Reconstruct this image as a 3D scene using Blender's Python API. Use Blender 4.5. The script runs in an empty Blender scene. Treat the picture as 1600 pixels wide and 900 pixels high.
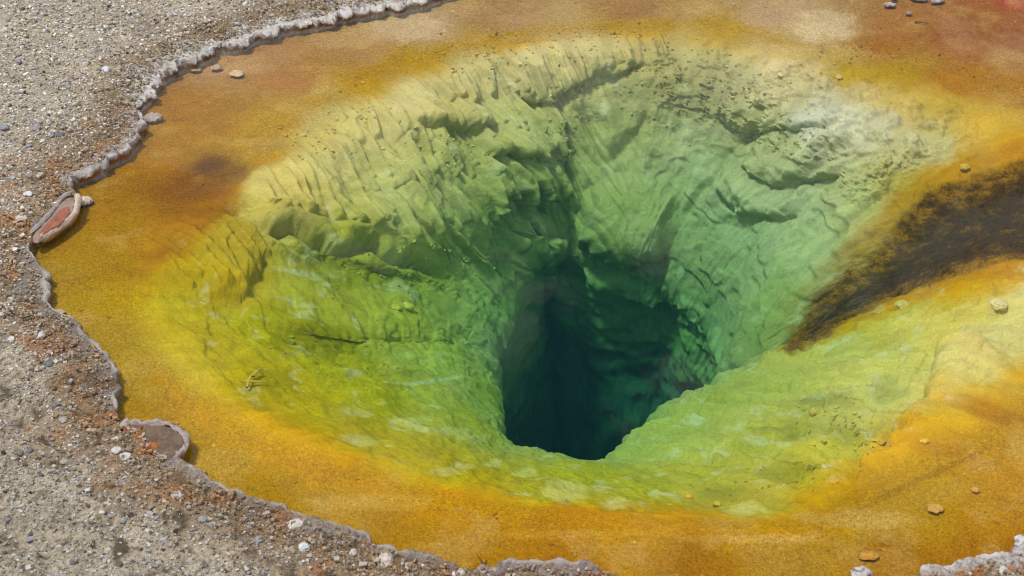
import bpy, math, random
import numpy as np
from mathutils import Vector, Matrix

sc = bpy.context.scene
C = sc.collection

# ------------------------------------------------------------------ camera
PITCH, CAM_H, F_PX = math.radians(34.0), 5.0, 2986.0        # focal length in pixels of the 1600 wide photograph
cam_d = bpy.data.cameras.new('camera')
cam = bpy.data.objects.new('camera', cam_d); C.objects.link(cam)
cam.location = (0, 0, CAM_H)
cam.rotation_euler = (math.radians(90) - PITCH, 0, 0)
cam_d.sensor_width = 36.0
cam_d.lens = 36.0 * F_PX / 1600.0
cam_d.clip_end = 500
cam_d.dof.use_dof = True
cam_d.dof.focus_distance = 9.6
cam_d.dof.aperture_fstop = 4.0
sc.camera = cam
CP, SP = math.cos(PITCH), math.sin(PITCH)

# ------------------------------------------------------------------ light
SUN_EL, SUN_AZ = math.radians(69), math.radians(-118)        # azimuth clockwise from +Y: the sun stands beyond the pool, to the left
sd = Vector((math.sin(SUN_AZ) * math.cos(SUN_EL), math.cos(SUN_AZ) * math.cos(SUN_EL), math.sin(SUN_EL)))
sun_d = bpy.data.lights.new('sun', 'SUN')
sun_d.energy = 2.4; sun_d.angle = math.radians(8); sun_d.color = (1.0, 0.95, 0.88)
sun = bpy.data.objects.new('sun', sun_d); C.objects.link(sun)
sun.rotation_euler = sd.to_track_quat('Z', 'Y').to_euler()
sun.location = sd * 30

CLOUD_AT = (16.25, 3.15, 0.0)
w = bpy.data.worlds.new('World'); sc.world = w; w.use_nodes = True
nt = w.node_tree; nt.nodes.clear()
sky = nt.nodes.new('ShaderNodeTexSky'); sky.sky_type = 'NISHITA'; sky.sun_disc = False
sky.sun_elevation = SUN_EL; sky.sun_rotation = SUN_AZ; sky.dust_density = 1.5
tc = nt.nodes.new('ShaderNodeTexCoord')
cn = nt.nodes.new('ShaderNodeTexNoise'); cn.inputs['Scale'].default_value = 4.2; cn.inputs['Detail'].default_value = 6
cn.inputs['Roughness'].default_value = 0.62; cn.inputs['Distortion'].default_value = 0.4
cr = nt.nodes.new('ShaderNodeMapRange'); cr.interpolation_type = 'SMOOTHSTEP'
cr.inputs['From Min'].default_value = 0.485; cr.inputs['From Max'].default_value = 0.56; cr.inputs['To Max'].default_value = 0.95
mx = nt.nodes.new('ShaderNodeMix'); mx.data_type = 'RGBA'
mx.inputs[7].default_value = (8.8, 8.8, 8.9, 1)
bg = nt.nodes.new('ShaderNodeBackground'); bg.inputs['Strength'].default_value = 0.11
wo = nt.nodes.new('ShaderNodeOutputWorld')
L = nt.links.new
sx = nt.nodes.new('ShaderNodeSeparateXYZ'); L(tc.outputs['Generated'], sx.inputs[0])
az = nt.nodes.new('ShaderNodeMath'); az.operation = 'ABSOLUTE'; L(sx.outputs[2], az.inputs[0])
ax = nt.nodes.new('ShaderNodeMath'); ax.operation = 'ADD'; ax.inputs[1].default_value = 0.12; L(az.outputs[0], ax.inputs[0])
dv = nt.nodes.new('ShaderNodeVectorMath'); dv.operation = 'DIVIDE'; L(tc.outputs['Generated'], dv.inputs[0])
cx = nt.nodes.new('ShaderNodeCombineXYZ'); L(ax.outputs[0], cx.inputs[0]); L(ax.outputs[0], cx.inputs[1]); cx.inputs[2].default_value = 1
L(cx.outputs[0], dv.inputs[1])
cm = nt.nodes.new('ShaderNodeMapping'); cm.inputs['Location'].default_value = CLOUD_AT; L(dv.outputs[0], cm.inputs['Vector']); L(cm.outputs[0], cn.inputs['Vector'])
cn.noise_dimensions = '2D'; L(cn.outputs['Fac'], cr.inputs['Value'])
L(cr.outputs['Result'], mx.inputs[0]); L(sky.outputs['Color'], mx.inputs[6])
L(mx.outputs[2], bg.inputs['Color']); L(bg.outputs['Background'], wo.inputs['Surface'])

sc.view_settings.view_transform = 'Standard'
sc.view_settings.look = 'None'
sc.view_settings.exposure = 0.1
sc.view_settings.gamma = 1.0
sc.cycles.use_denoising = True; sc.cycles.denoising_prefilter = 'ACCURATE'; sc.cycles.filter_width = 1.1
sc.cycles.max_bounces = 8; sc.cycles.transparent_max_bounces = 12; sc.cycles.volume_bounces = 1
sc.cycles.caustics_reflective = False; sc.cycles.caustics_refractive = False

# ------------------------------------------------------------------ helpers
rng = np.random.default_rng(7)
random.seed(7)

def at(px, py, z=0.0):
    """The point at height z that the photograph shows at pixel (px, py)."""
    px = np.asarray(px, float); py = np.asarray(py, float)
    dx = (px - 800) / F_PX; dv = -(py - 450) / F_PX
    y = CP + dv * SP; zz = -SP + dv * CP
    s = (np.asarray(z, float) - CAM_H) / zz
    return np.stack([dx * s, y * s, np.broadcast_to(z, s.shape).astype(float)], -1)

def project(P):
    d = P - np.array([0, 0, CAM_H])
    f = d[..., 1] * CP - d[..., 2] * SP
    u = d[..., 1] * SP + d[..., 2] * CP
    return 800 + F_PX * d[..., 0] / f, 450 - F_PX * u / f, f

def lin(c):
    c = np.asarray(c, float) / 255.0
    return np.where(c <= 0.04045, c / 12.92, ((c + 0.055) / 1.055) ** 2.4)

def sst(a, b, x):
    t = np.clip((x - a) / (b - a), 0, 1)
    return t * t * (3 - 2 * t)

_perm = np.random.default_rng(11).permutation(256)
_perm = np.concatenate([_perm, _perm, _perm])
_grad = np.random.default_rng(12).normal(size=(256, 3)); _grad /= np.linalg.norm(_grad, axis=1)[:, None]
_grad = _grad.astype(np.float32)

def perlin(P):
    P = np.asarray(P, np.float32)
    i = np.floor(P).astype(np.int64); f = P - i
    i &= 255
    u = f * f * f * (f * (f * 6 - 15) + 10)
    res = 0
    for a in (0, 1):
        for b in (0, 1):
            for c in (0, 1):
                h = _perm[_perm[_perm[(i[:, 0] + a) & 255] + ((i[:, 1] + b) & 255)] + ((i[:, 2] + c) & 255)]
                g = _grad[h]
                d = g[:, 0] * (f[:, 0] - a) + g[:, 1] * (f[:, 1] - b) + g[:, 2] * (f[:, 2] - c)
                wx = u[:, 0] if a else 1 - u[:, 0]; wy = u[:, 1] if b else 1 - u[:, 1]; wz = u[:, 2] if c else 1 - u[:, 2]
                res = res + d * wx * wy * wz
    return res * 1.6

def fbm(P, octv=4, gain=0.5, ridged=False):
    a, s, tot = 1.0, 0.0, 0.0
    for k in range(octv):
        n = perlin(np.asarray(P) * (2.03 ** k) + 17.3 * k)
        if ridged: n = 1 - 2 * np.abs(n)
        s = s + a * n; tot += a; a *= gain
    return s / tot

def tag(o, label=None, cat=None, group=None, kind=None):
    if label: o['label'] = label
    if cat: o['category'] = cat
    if group: o['group'] = group
    if kind: o['kind'] = kind
    return o

def make_mesh(name, V, F, mat, col=None, smooth=True, parent=None):
    """V (n,3), F (m,3 or 4) -> one linked mesh object; col (n,3) is the colour attribute of the matter itself."""
    me = bpy.data.meshes.new(name)
    V = np.ascontiguousarray(V, np.float32); F = np.ascontiguousarray(F, np.int32)
    k = F.shape[1]
    me.vertices.add(len(V)); me.vertices.foreach_set('co', V.ravel())
    me.loops.add(F.size); me.loops.foreach_set('vertex_index', F.ravel())
    me.polygons.add(len(F))
    me.polygons.foreach_set('loop_start', np.arange(0, F.size, k, dtype=np.int32))
    me.polygons.foreach_set('loop_total', np.full(len(F), k, np.int32))
    me.polygons.foreach_set('use_smooth', np.full(len(F), smooth, bool))
    if col is not None:
        ca = me.color_attributes.new('Col', 'FLOAT_COLOR', 'POINT')
        c4 = np.ones((len(V), 4), np.float32); c4[:, :3] = col
        ca.data.foreach_set('color', c4.ravel())
    me.materials.append(mat)
    me.update(calc_edges=True); me.validate()
    o = bpy.data.objects.new(name, me); C.objects.link(o)
    if parent: o.parent = parent
    return o

def grid_faces(n, m, wrap=False):
    """n rows by m columns, wrapped along the columns when asked."""
    i = np.arange(n - 1)[:, None]; j = np.arange(m if wrap else m - 1)[None, :]
    j2 = (j + 1) % m
    return np.stack([i * m + j, i * m + j2, (i + 1) * m + j2, (i + 1) * m + j], -1).reshape(-1, 4)

def catmull(P, u, periodic=False):
    """Catmull-Rom through P[k] (k, ...) at the parameters u."""
    n = len(P); k = np.floor(u).astype(int); f = u - k
    if periodic: g = lambda q: P[q % n]
    else: g = lambda q: P[np.clip(q, 0, n - 1)]
    if not periodic:
        k = np.clip(k, 0, n - 2); f = u - k
    p0, p1, p2, p3 = g(k - 1), g(k), g(k + 1), g(k + 2)
    f = f.reshape(f.shape + (1,) * (P.ndim - 1))
    return 0.5 * (2 * p1 + (p2 - p0) * f + (2 * p0 - 5 * p1 + 4 * p2 - p3) * f ** 2 + (3 * p1 - p0 - 3 * p2 + p3) * f ** 3)

def seg_dist(Q, A, B):
    """Distance of points Q (n,2) to the segments A->B (m,2), the nearest segment and the place along it."""
    best = np.full(len(Q), 1e9); bi = np.zeros(len(Q), int); bt = np.zeros(len(Q)); side = np.zeros(len(Q))
    for s in range(len(A)):
        d = B[s] - A[s]; l2 = d @ d + 1e-12
        r = Q - A[s]; t = np.clip((r @ d) / l2, 0, 1)
        e = r - t[:, None] * d; dd = np.einsum('ij,ij->i', e, e)
        m = dd < best
        best[m] = dd[m]; bi[m] = s; bt[m] = t[m]
        side[m] = np.sign(d[0] * r[m, 1] - d[1] * r[m, 0])
    return np.sqrt(best), bi, bt, side

# ------------------------------------------------------------------ materials
def new_mat(name):
    m = bpy.data.materials.new(name); m.use_nodes = True
    t = m.node_tree; t.nodes.clear()
    o = t.nodes.new('ShaderNodeOutputMaterial'); b = t.nodes.new('ShaderNodeBsdfPrincipled')
    t.links.new(b.outputs[0], o.inputs['Surface'])
    return m, t, b, o

def mineral(name, scale=90, vary=0.35, bump=0.4, dist=0.004, rough=0.9, spec=0.2, fine=400, speck=0.0, hue=0.0):
    """Matter whose colour is the 'Col' attribute broken up by grain, with fine relief."""
    m, t, b, o = new_mat(name)
    N = t.nodes.new; K = t.links.new
    a = N('ShaderNodeAttribute'); a.attribute_name = 'Col'
    g = N('ShaderNodeNewGeometry')
    n1 = N('ShaderNodeTexNoise'); n1.inputs['Scale'].default_value = scale; n1.inputs['Detail'].default_value = 4
    n2 = N('ShaderNodeTexNoise'); n2.inputs['Scale'].default_value = fine; n2.inputs['Detail'].default_value = 2
    K(g.outputs['Position'], n1.inputs['Vector']); K(g.outputs['Position'], n2.inputs['Vector'])
    ad = N('ShaderNodeMath'); ad.operation = 'ADD'; K(n1.outputs['Fac'], ad.inputs[0]); K(n2.outputs['Fac'], ad.inputs[1])
    mr = N('ShaderNodeMapRange'); mr.inputs['From Min'].default_value = 0.7; mr.inputs['From Max'].default_value = 1.3
    mr.inputs['To Min'].default_value = -vary; mr.inputs['To Max'].default_value = vary
    K(ad.outputs[0], mr.inputs['Value'])
    if speck > 0:
        fa0 = N('ShaderNodeAttribute'); fa0.attribute_name = 'Speck'
        mq = N('ShaderNodeMath'); mq.operation = 'MULTIPLY_ADD'; mq.inputs[2].default_value = 1; K(mr.outputs[0], mq.inputs[0]); K(fa0.outputs['Fac'], mq.inputs[1])
    else:
        mq = N('ShaderNodeMath'); mq.operation = 'ADD'; mq.inputs[1].default_value = 1; K(mr.outputs[0], mq.inputs[0])
    vm = N('ShaderNodeVectorMath'); vm.operation = 'SCALE'; K(a.outputs['Color'], vm.inputs[0]); K(mq.outputs[0], vm.inputs['Scale'])
    outc = vm.outputs[0]
    if speck > 0:                                            # dark grains lying in the mat
        v = N('ShaderNodeTexVoronoi'); v.inputs['Scale'].default_value = 75; K(g.outputs['Position'], v.inputs['Vector'])
        n3 = N('ShaderNodeTexNoise'); n3.inputs['Scale'].default_value = 9; K(g.outputs['Position'], n3.inputs['Vector'])
        s1 = N('ShaderNodeMapRange'); s1.inputs['From Min'].default_value = 0.18; s1.inputs['From Max'].default_value = 0.36
        s1.inputs['To Min'].default_value = 1; s1.inputs['To Max'].default_value = 0; K(v.outputs['Distance'], s1.inputs['Value'])
        s2 = N('ShaderNodeMapRange'); s2.inputs['From Min'].default_value = 0.42; s2.inputs['From Max'].default_value = 0.62; K(n3.outputs['Fac'], s2.inputs['Value'])
        s3 = N('ShaderNodeMath'); s3.operation = 'MULTIPLY'; K(s1.outputs[0], s3.inputs[0]); K(s2.outputs[0], s3.inputs[1])
        fa = N('ShaderNodeAttribute'); fa.attribute_name = 'Speck'
        s4 = N('ShaderNodeMath'); s4.operation = 'MULTIPLY'; K(s3.outputs[0], s4.inputs[0]); K(fa.outputs['Fac'], s4.inputs[1])
        s5 = N('ShaderNodeMath'); s5.operation = 'MULTIPLY'; K(s4.outputs[0], s5.inputs[0]); s5.inputs[1].default_value = speck
        mm = N('ShaderNodeMix'); mm.data_type = 'RGBA'; K(s5.outputs[0], mm.inputs[0]); K(outc, mm.inputs[6]); mm.inputs[7].default_value = (0.09, 0.05, 0.012, 1)
        outc = mm.outputs[2]
    K(outc, b.inputs['Base Color'])
    b.inputs['Roughness'].default_value = rough; b.inputs['Specular IOR Level'].default_value = spec
    bp = N('ShaderNodeBump'); bp.inputs['Strength'].default_value = bump; bp.inputs['Distance'].default_value = dist
    K(mq.outputs[0], bp.inputs['Height']) if speck > 0 else K(ad.outputs[0], bp.inputs['Height']); K(bp.outputs[0], b.inputs['Normal'])
    return m

M_BASIN = mineral('pool_mat', 70, 0.6, 1.0, 0.008, 0.95, 0.0, 170, speck=0.8)
M_GROUND = mineral('gravel_ground', 60, 0.45, 0.8, 0.01, 0.95, 0.1, 220)
M_GRAIN = mineral('gravel_grains', 60, 0.2, 0.3, 0.003, 0.85, 0.25, 300)
M_CRUST = mineral('sinter', 85, 0.28, 0.9, 0.006, 0.85, 0.25, 330)
M_STONE = mineral('stone', 60, 0.25, 0.6, 0.004, 0.8, 0.3, 300)
M_WET = mineral('wet_mat', 70, 0.3, 0.3, 0.002, 0.25, 0.5, 260)

# ------------------------------------------------------------------ water
mw, t, b, o = new_mat('spring_water'); t.nodes.remove(b)
N = t.nodes.new; K = t.links.new
lw = N('ShaderNodeLayerWeight'); lw.inputs['Blend'].default_value = 0.5
p5 = N('ShaderNodeMath'); p5.operation = 'POWER'; p5.inputs[1].default_value = 5; K(lw.outputs['Facing'], p5.inputs[0])
fr = N('ShaderNodeMapRange'); fr.inputs['To Min'].default_value = 0.02; fr.inputs['To Max'].default_value = 1.0; K(p5.outputs[0], fr.inputs['Value'])
tr = N('ShaderNodeBsdfTransparent'); gl = N('ShaderNodeBsdfGlossy'); gl.inputs['Roughness'].default_value = 0.03
ge = N('ShaderNodeNewGeometry')
mp = N('ShaderNodeMapping'); mp.inputs['Scale'].default_value = (5, 3, 1); K(ge.outputs['Position'], mp.inputs['Vector'])
wn = N('ShaderNodeTexNoise'); wn.inputs['Scale'].default_value = 1.0; wn.inputs['Detail'].default_value = 3; K(mp.outputs[0], wn.inputs['Vector'])
bp = N('ShaderNodeBump'); bp.inputs['Strength'].default_value = 0.2; bp.inputs['Distance'].default_value = 0.004
K(wn.outputs['Fac'], bp.inputs['Height']); K(bp.outputs[0], gl.inputs['Normal'])
ms = N('ShaderNodeMixShader'); K(fr.outputs[0], ms.inputs[0]); K(tr.outputs[0], ms.inputs[1]); K(gl.outputs[0], ms.inputs[2])
K(ms.outputs[0], o.inputs['Surface'])
va = N('ShaderNodeVolumeAbsorption'); va.inputs['Color'].default_value = (0.05, 0.71, 0.47, 1); va.inputs['Density'].default_value = 0.44
vs = N('ShaderNodeVolumeScatter'); vs.inputs['Color'].default_value = (0.03, 0.50, 0.72, 1); vs.inputs['Density'].default_value = 0.022
av = N('ShaderNodeAddShader'); K(va.outputs[0], av.inputs[0]); K(vs.outputs[0], av.inputs[1]); K(av.outputs[0], o.inputs['Volume'])
M_WATER = mw

# ------------------------------------------------------------------ shoreline (traced on the ground plane)
SHORE_PX = [(660,3),(633,10),(600,13),(567,20),(527,25),(500,37),(467,40),(433,47),(400,57),(380,68),(350,74),(333,72),(328,82),(300,97),(277,103),(253,120),
 (236,138),(230,153),(217,163),(213,175),(220,188),(217,203),(212,220),(200,237),(173,251),(163,262),(147,270),(120,277),(117,282),(110,284),(109,290),(112,298),
 (122,307),(121,317),(117,333),(107,345),(90,357),(73,367),(62,373),(52,377),(47,390),(47,399),(55,413),(59,423),(72,437),(68,447),(73,460),(72,475),(87,493),
 (110,502),(123,517),(128,530),(147,548),(170,565),(180,583),(182,603),(181,620),(177,633),(186,654),(198,664),(225,664),(263,665),(284,676),(290,687),(286,705),(270,717),(261,722),
 (283,733),(320,754),(360,774),(400,788),(440,801),(483,822),(533,831),(567,843),(590,862),(633,873),(673,879),(710,892),(760,896),(800,889),(843,891),(893,892),
 (935,897),(1000,915),(1120,928),(1260,930),(1380,916),(1453,898),(1490,894),(1533,883),(1567,877),(1600,869),(1700,835),(1850,760),(2010,640),(2120,480),(2130,320),(2010,150),
 (1850,30),(1700,-22),(1560,-34),(1480,-30),(1380,-32),(1200,-42),(1050,-44),(900,-38),(780,-22),(700,-8)]
_s = at(*np.array(SHORE_PX, float).T)[:, :2]
NS = 1400
_u = np.linspace(0, len(_s), 6000, endpoint=False)
_d = catmull(_s, _u, True)
_l = np.concatenate([[0], np.cumsum(np.linalg.norm(np.diff(np.vstack([_d, _d[:1]]), axis=0), axis=1))])
SHORE_LEN = _l[-1]
_sl = np.linspace(0, SHORE_LEN, NS, endpoint=False)
SHORE = np.stack([np.interp(_sl, _l, np.append(_d[:, k], _d[0, k])) for k in (0, 1)], -1)
_n3 = np.c_[SHORE, np.zeros(NS)]
_ctr = np.array([0.45, 8.3])
_rad = SHORE - _ctr; _rad /= np.linalg.norm(_rad, axis=1)[:, None]
SHORE = SHORE + _rad * (fbm(_n3 * 9, 4, 0.6) * 0.022)[:, None]

def smooth_ring(X, sig):
    k = np.exp(-0.5 * (np.arange(-4 * sig, 4 * sig + 1) / sig) ** 2); k /= k.sum()
    n = 4 * sig
    return np.stack([np.convolve(np.concatenate([X[-n:, c], X[:, c], X[:n, c]]), k, 'valid') for c in range(X.shape[1])], -1)

SHORE_SMOOTH = smooth_ring(SHORE, 25)
_tan = np.roll(SHORE_SMOOTH, -1, 0) - np.roll(SHORE_SMOOTH, 1, 0)
_nor = np.stack([_tan[:, 1], -_tan[:, 0]], -1); _nor /= np.linalg.norm(_nor, axis=1)[:, None]
if ((_nor * _rad).sum(1)).mean() < 0: _nor = -_nor
OUT = smooth_ring(_nor, 30); OUT /= np.linalg.norm(OUT, axis=1)[:, None]

def inside(Q):
    x, y = Q[:, 0], Q[:, 1]; r = np.zeros(len(Q), bool)
    for a, b_ in zip(SHORE[::2], np.roll(SHORE[::2], -1, 0)):
        c = ((a[1] > y) != (b_[1] > y))
        if c.any():
            r ^= c & (x < (b_[0] - a[0]) * (y - a[1]) / (b_[1] - a[1] + 1e-12) + a[0])
    return r

def shore_dist(Q):
    A = SHORE[::4]; B = np.roll(A, -1, 0)
    return seg_dist(Q, A, B)[0]

FOOT = [(100, 108, .16), (75, 60, .13), (255, 70, .10), (15, 205, .12), (120, 790, .14), (215, 800, .16), (60, 845, .15), (280, 875, .18), (160, 880, .14), (30, 640, .12), (330, 700, .0)]
FOOT = [(at(a, b_, 0.1)[:2], r) for a, b_, r in FOOT]

def ground_z(Q, d):
    q3 = np.c_[Q, np.zeros(len(Q))]
    z = 0.022 + 0.035 * sst(0.0, 0.25, d) + 0.09 * sst(0.1, 1.6, d) + 0.25 * sst(2, 25, d)
    z = z + fbm(q3 * 1.7, 3) * 0.03 * sst(0, 0.7, d) + fbm(q3 * 9 + 5, 3, 0.6) * 0.013 * sst(0, 0.15, d)
    near = sst(6.9, 5.9, Q[:, 1])
    z = z + fbm(q3 * 7.5 + 50, 3, .6) * 0.06 * near * sst(0.1, 0.4, d)
    for c, r in FOOT:
        if r <= 0: continue
        e = Q - c; h = np.hypot(e[:, 0] / 1.2, e[:, 1]) / r
        z = z + (-0.035 * np.exp(-h * h * 2.5) + 0.018 * np.exp(-((h - 1.0) ** 2) * 9)) * (0.6 + 0.8 * perlin(q3 * 14 + 90))
    return z

def on_ground(px, py):
    z = 0.08
    for _ in range(5):
        p = at(px, py, z); q = p[None, :2]
        z = float(ground_z(q, shore_dist(q))[0])
    return at(px, py, z)

# ------------------------------------------------------------------ pool basin: a loft through traced contours
ST = [ # shelf, break, upper slope, mid slope, throat lip
 [(72,470),(185,480,-.05),(330,490,-.15),(545,510,-.38),(758,540,-.95)],
 [(50,390),(185,385,-.05),(320,395,-.13),(500,420,-.33),(770,500,-1.0)],
 [(110,300),(240,330,-.05),(385,345,-.15),(565,402,-.37),(785,470,-1.05)],
 [(200,237),(372,255,-.05),(475,310,-.15),(620,380,-.46),(806,445,-1.1)],
 [(217,163),(445,190,-.05),(560,250,-.14),(690,340,-.48),(840,410,-1.1)],
 [(277,103),(535,138,-.05),(640,190,-.13),(760,300,-.50),(852,395,-1.15)],
 [(400,57),(645,92,-.05),(740,140,-.12),(820,250,-.48),(880,394,-1.08)],
 [(560,20),(760,62,-.05),(820,110,-.11),(868,220,-.46),(905,398,-1.08)],
 [(720,-8),(880,46,-.05),(900,100,-.11),(920,210,-.44),(940,404,-1.05)],
 [(950,-35),(1000,38,-.05),(1000,95,-.11),(1000,205,-.42),(985,408,-1.05)],
 [(1150,-38),(1120,42,-.05),(1090,110,-.12),(1080,215,-.43),(1040,420,-1.06)],
 [(1350,-32),(1250,65,-.05),(1190,140,-.12),(1160,245,-.44),(1085,450,-1.08)],
 [(1530,-28),(1380,75,-.05),(1290,180,-.13),(1230,290,-.46),(1115,492,-1.15)],
 [(1700,-20),(1550,120,-.05),(1400,225,-.14),(1290,340,-.48),(1132,537,-1.1)],
 [(1950,60),(1700,190,-.05),(1500,250,-.18),(1330,390,-.5),(1160,567,-1.0)],
 [(2100,300),(1800,300,-.08),(1560,340,-.27),(1400,420,-.48),(1215,558,-.9)],
 [(2120,500),(1850,440,-.06),(1600,440,-.14),(1430,490,-.3),(1170,585,-.8)],
 [(2030,630),(1750,560,-.05),(1560,545,-.14),(1380,570,-.3),(1110,620,-.75)],
 [(1850,750),(1620,660,-.05),(1470,650,-.14),(1300,640,-.33),(1060,650,-.75)],
 [(1700,830),(1500,725,-.05),(1390,710,-.15),(1230,690,-.36),(1000,690,-.7)],
 [(1560,878),(1370,785,-.05),(1300,750,-.15),(1150,730,-.36),(955,728,-.65)],
 [(1350,918),(1250,825,-.05),(1190,800,-.13),(1060,765,-.3),(900,722,-.6)],
 [(1150,925),(1080,828,-.05),(1020,800,-.13),(950,765,-.3),(870,714,-.6)],
 [(930,897),(900,812,-.05),(880,790,-.13),(850,755,-.3),(830,706,-.62)],
 [(760,894),(740,797,-.05),(760,765,-.13),(780,735,-.32),(796,702,-.65)],
 [(590,860),(580,757,-.05),(640,725,-.13),(710,705,-.34),(785,672,-.72)],
 [(440,800),(430,705,-.05),(520,680,-.13),(640,655,-.36),(776,637,-.8)],
 [(290,735),(330,655,-.05),(430,635,-.13),(590,610,-.4),(766,602,-.85)],
 [(182,610),(255,590,-.05),(370,580,-.13),(570,570,-.43),(760,577,-.9)],
 [(128,530),(205,535,-.05),(340,535,-.14),(560,540,-.45),(758,558,-.93)]]
nst = len(ST)
KN = np.zeros((nst, 9, 3))
for i, row in enumerate(ST):
    p0 = at(*row[0], 0.0); p0[:2] += (p0[:2] - _ctr) / np.linalg.norm(p0[:2] - _ctr) * 0.25; p0[2] = -0.055
    KN[i, 0] = p0
    for k in range(1, 5): KN[i, k] = at(row[k][0], row[k][1], row[k][2])
lipc = KN[:, 4, :2].mean(0)
for i in range(nst):
    r = KN[i, 4, :2] - lipc
    far = 5 <= i <= 13; left_ = i <= 4 or i >= 25
    c1 = lipc + np.array([0.05, 0.10])
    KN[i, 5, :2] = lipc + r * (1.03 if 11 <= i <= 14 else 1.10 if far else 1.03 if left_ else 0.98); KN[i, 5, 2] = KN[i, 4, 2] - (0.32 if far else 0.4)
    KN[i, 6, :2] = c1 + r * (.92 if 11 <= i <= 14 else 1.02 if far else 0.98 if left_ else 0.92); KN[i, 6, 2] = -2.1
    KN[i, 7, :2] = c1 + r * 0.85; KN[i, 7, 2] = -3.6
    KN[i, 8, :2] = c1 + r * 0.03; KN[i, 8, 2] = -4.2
seg_rows = [56, 120, 165, 150, 40, 40, 26, 14]
uu = np.concatenate([k + np.arange(n) / n for k, n in enumerate(seg_rows)] + [[8.0]])
wst = np.array([1.0]*3 + [1.25]*10 + [1.3, 1.3, 1.1, 1.1, 1, 1, 1, 1, 1, 1, 1, 1, 1, 1, 1, 1, 1])[:nst]
cum = np.concatenate([[0], np.cumsum(wst)])
NA = 1380
tt = np.interp(np.linspace(0, cum[-1], NA, endpoint=False), cum, np.arange(nst + 1))
ring = catmull(KN, tt, True)                                 # (NA, 9, 3)
base = catmull(np.moveaxis(ring, 1, 0), uu)                  # (NR, NA, 3)
base[..., 2] = np.minimum(base[..., 2], -0.035)
NR = len(uu)
U = np.repeat(uu, NA); T = np.tile(tt, NR)
dU = np.gradient(base, axis=0); dT = np.roll(base, -1, 1) - np.roll(base, 1, 1)
Nn = np.cross(dT, dU); Nn /= np.linalg.norm(Nn, axis=2)[..., None] + 1e-12
if Nn[150, :, 2].mean() < 0: Nn = -Nn
Pb = base.reshape(-1, 3); Nb = Nn.reshape(-1, 3)
# metres round the pool (measured on the mid slope) and metres down the slope
kring = catmull(np.moveaxis(ring, 1, 0), np.full(1, 2.4))[0]
arcA = np.concatenate([[0], np.cumsum(np.linalg.norm(np.diff(kring, axis=0), axis=1))])
_tot = arcA[-1] * NA / (NA - 1); AA = np.tile((arcA - np.interp(15.2, tt, arcA)) % _tot, NR)     # the seam lies in the dark channel
down = np.concatenate([np.zeros((1, NA)), np.cumsum(np.linalg.norm(np.diff(base, axis=0), axis=2), axis=0)])
DD = (down - down[56][None]).ravel()                          # 0 at the break of the shelf
LIPD = (down[56 + 120 + 165 + 150] - down[56])               # to the lip
pxB, pyB, dpB = project(Pb)

def hit_base(px, py):
    e = (pxB - px) ** 2 + (pyB - py) ** 2
    c = np.where(e < 30)[0]
    if len(c) == 0: return int(np.argmin(e))
    near = c[dpB[c] < dpB[c].min() + 0.15]
    return int(near[np.argmin(e[near])])

def sector(a, b_, soft=0.5):
    return sst(a - soft, a + soft, T) * (1 - sst(b_ - soft, b_ + soft, T))

slope = sst(1.0, 1.5, U)
H = np.zeros(len(Pb))
# broad lumps
H += slope * 0.035 * fbm(Pb * 2.6, 3)
w_far = sector(2.3, 14.2, 0.6)
w_left = np.clip(sector(-1, 1.6, .8) + sector(26.5, 31, .9), 0, 1)
w_near = sector(15.5, 20.3, .9)
H += slope * w_far * 0.018 * fbm(Pb * np.array([4.2, 4.2, 3.2]) + 7, 3, 0.5, True) * sst(1.6, 2.6, U)
# blocky right far wall
bl = fbm(Pb * np.array([3.0, 3.0, 4.5]) + 40, 3) * 3.0
blk = np.floor(bl) + sst(.0, .35, bl - np.floor(bl))
H += slope * sector(9.2, 14.6, 0.7) * sst(1.7, 2.4, U) * 0.020 * blk
H += slope * sector(9.2, 15, 0.7) * sst(1.7, 2.6, U) * 0.022 * fbm(np.stack([AA * 7 + DD * 2.5, DD * 1.6, np.zeros_like(AA)], -1) + 13, 4, 0.6, True)
# streaks running down the near right flank and the left terrace
q = np.stack([AA * 5.5, DD * 1.1, np.zeros_like(AA)], -1)
H += slope * np.clip(w_near, 0, 1) * 0.06 * fbm(q + 3, 4, 0.6, True) * sst(1.3, 2.2, U)
q2 = np.stack([AA * 3.2 + DD * 1.5, DD * 1.6, np.zeros_like(AA)], -1)
H += slope * w_left * 0.045 * fbm(q2 + 9, 5, 0.55, True) * sst(1.3, 2.2, U)

# lumps and low broken steps on the near side
H += slope * np.clip(sector(15.5, 26, .8), 0, 1) * sst(1.2, 1.9, U) * (.024 * fbm(Pb * 4.5 + 61, 4, .55) + .014 * fbm(Pb * np.array([9, 9, 9]) + 66, 3, .6, True))
stp = fbm(np.stack([AA * 2.2, DD * 5.0, np.zeros_like(AA)], -1) + 71, 3) * 3
H += slope * np.clip(w_near + .7 * w_left, 0, 1) * sst(1.3, 2.0, U) * .013 * (np.floor(stp) + sst(.7, 1, stp - np.floor(stp)))
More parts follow.
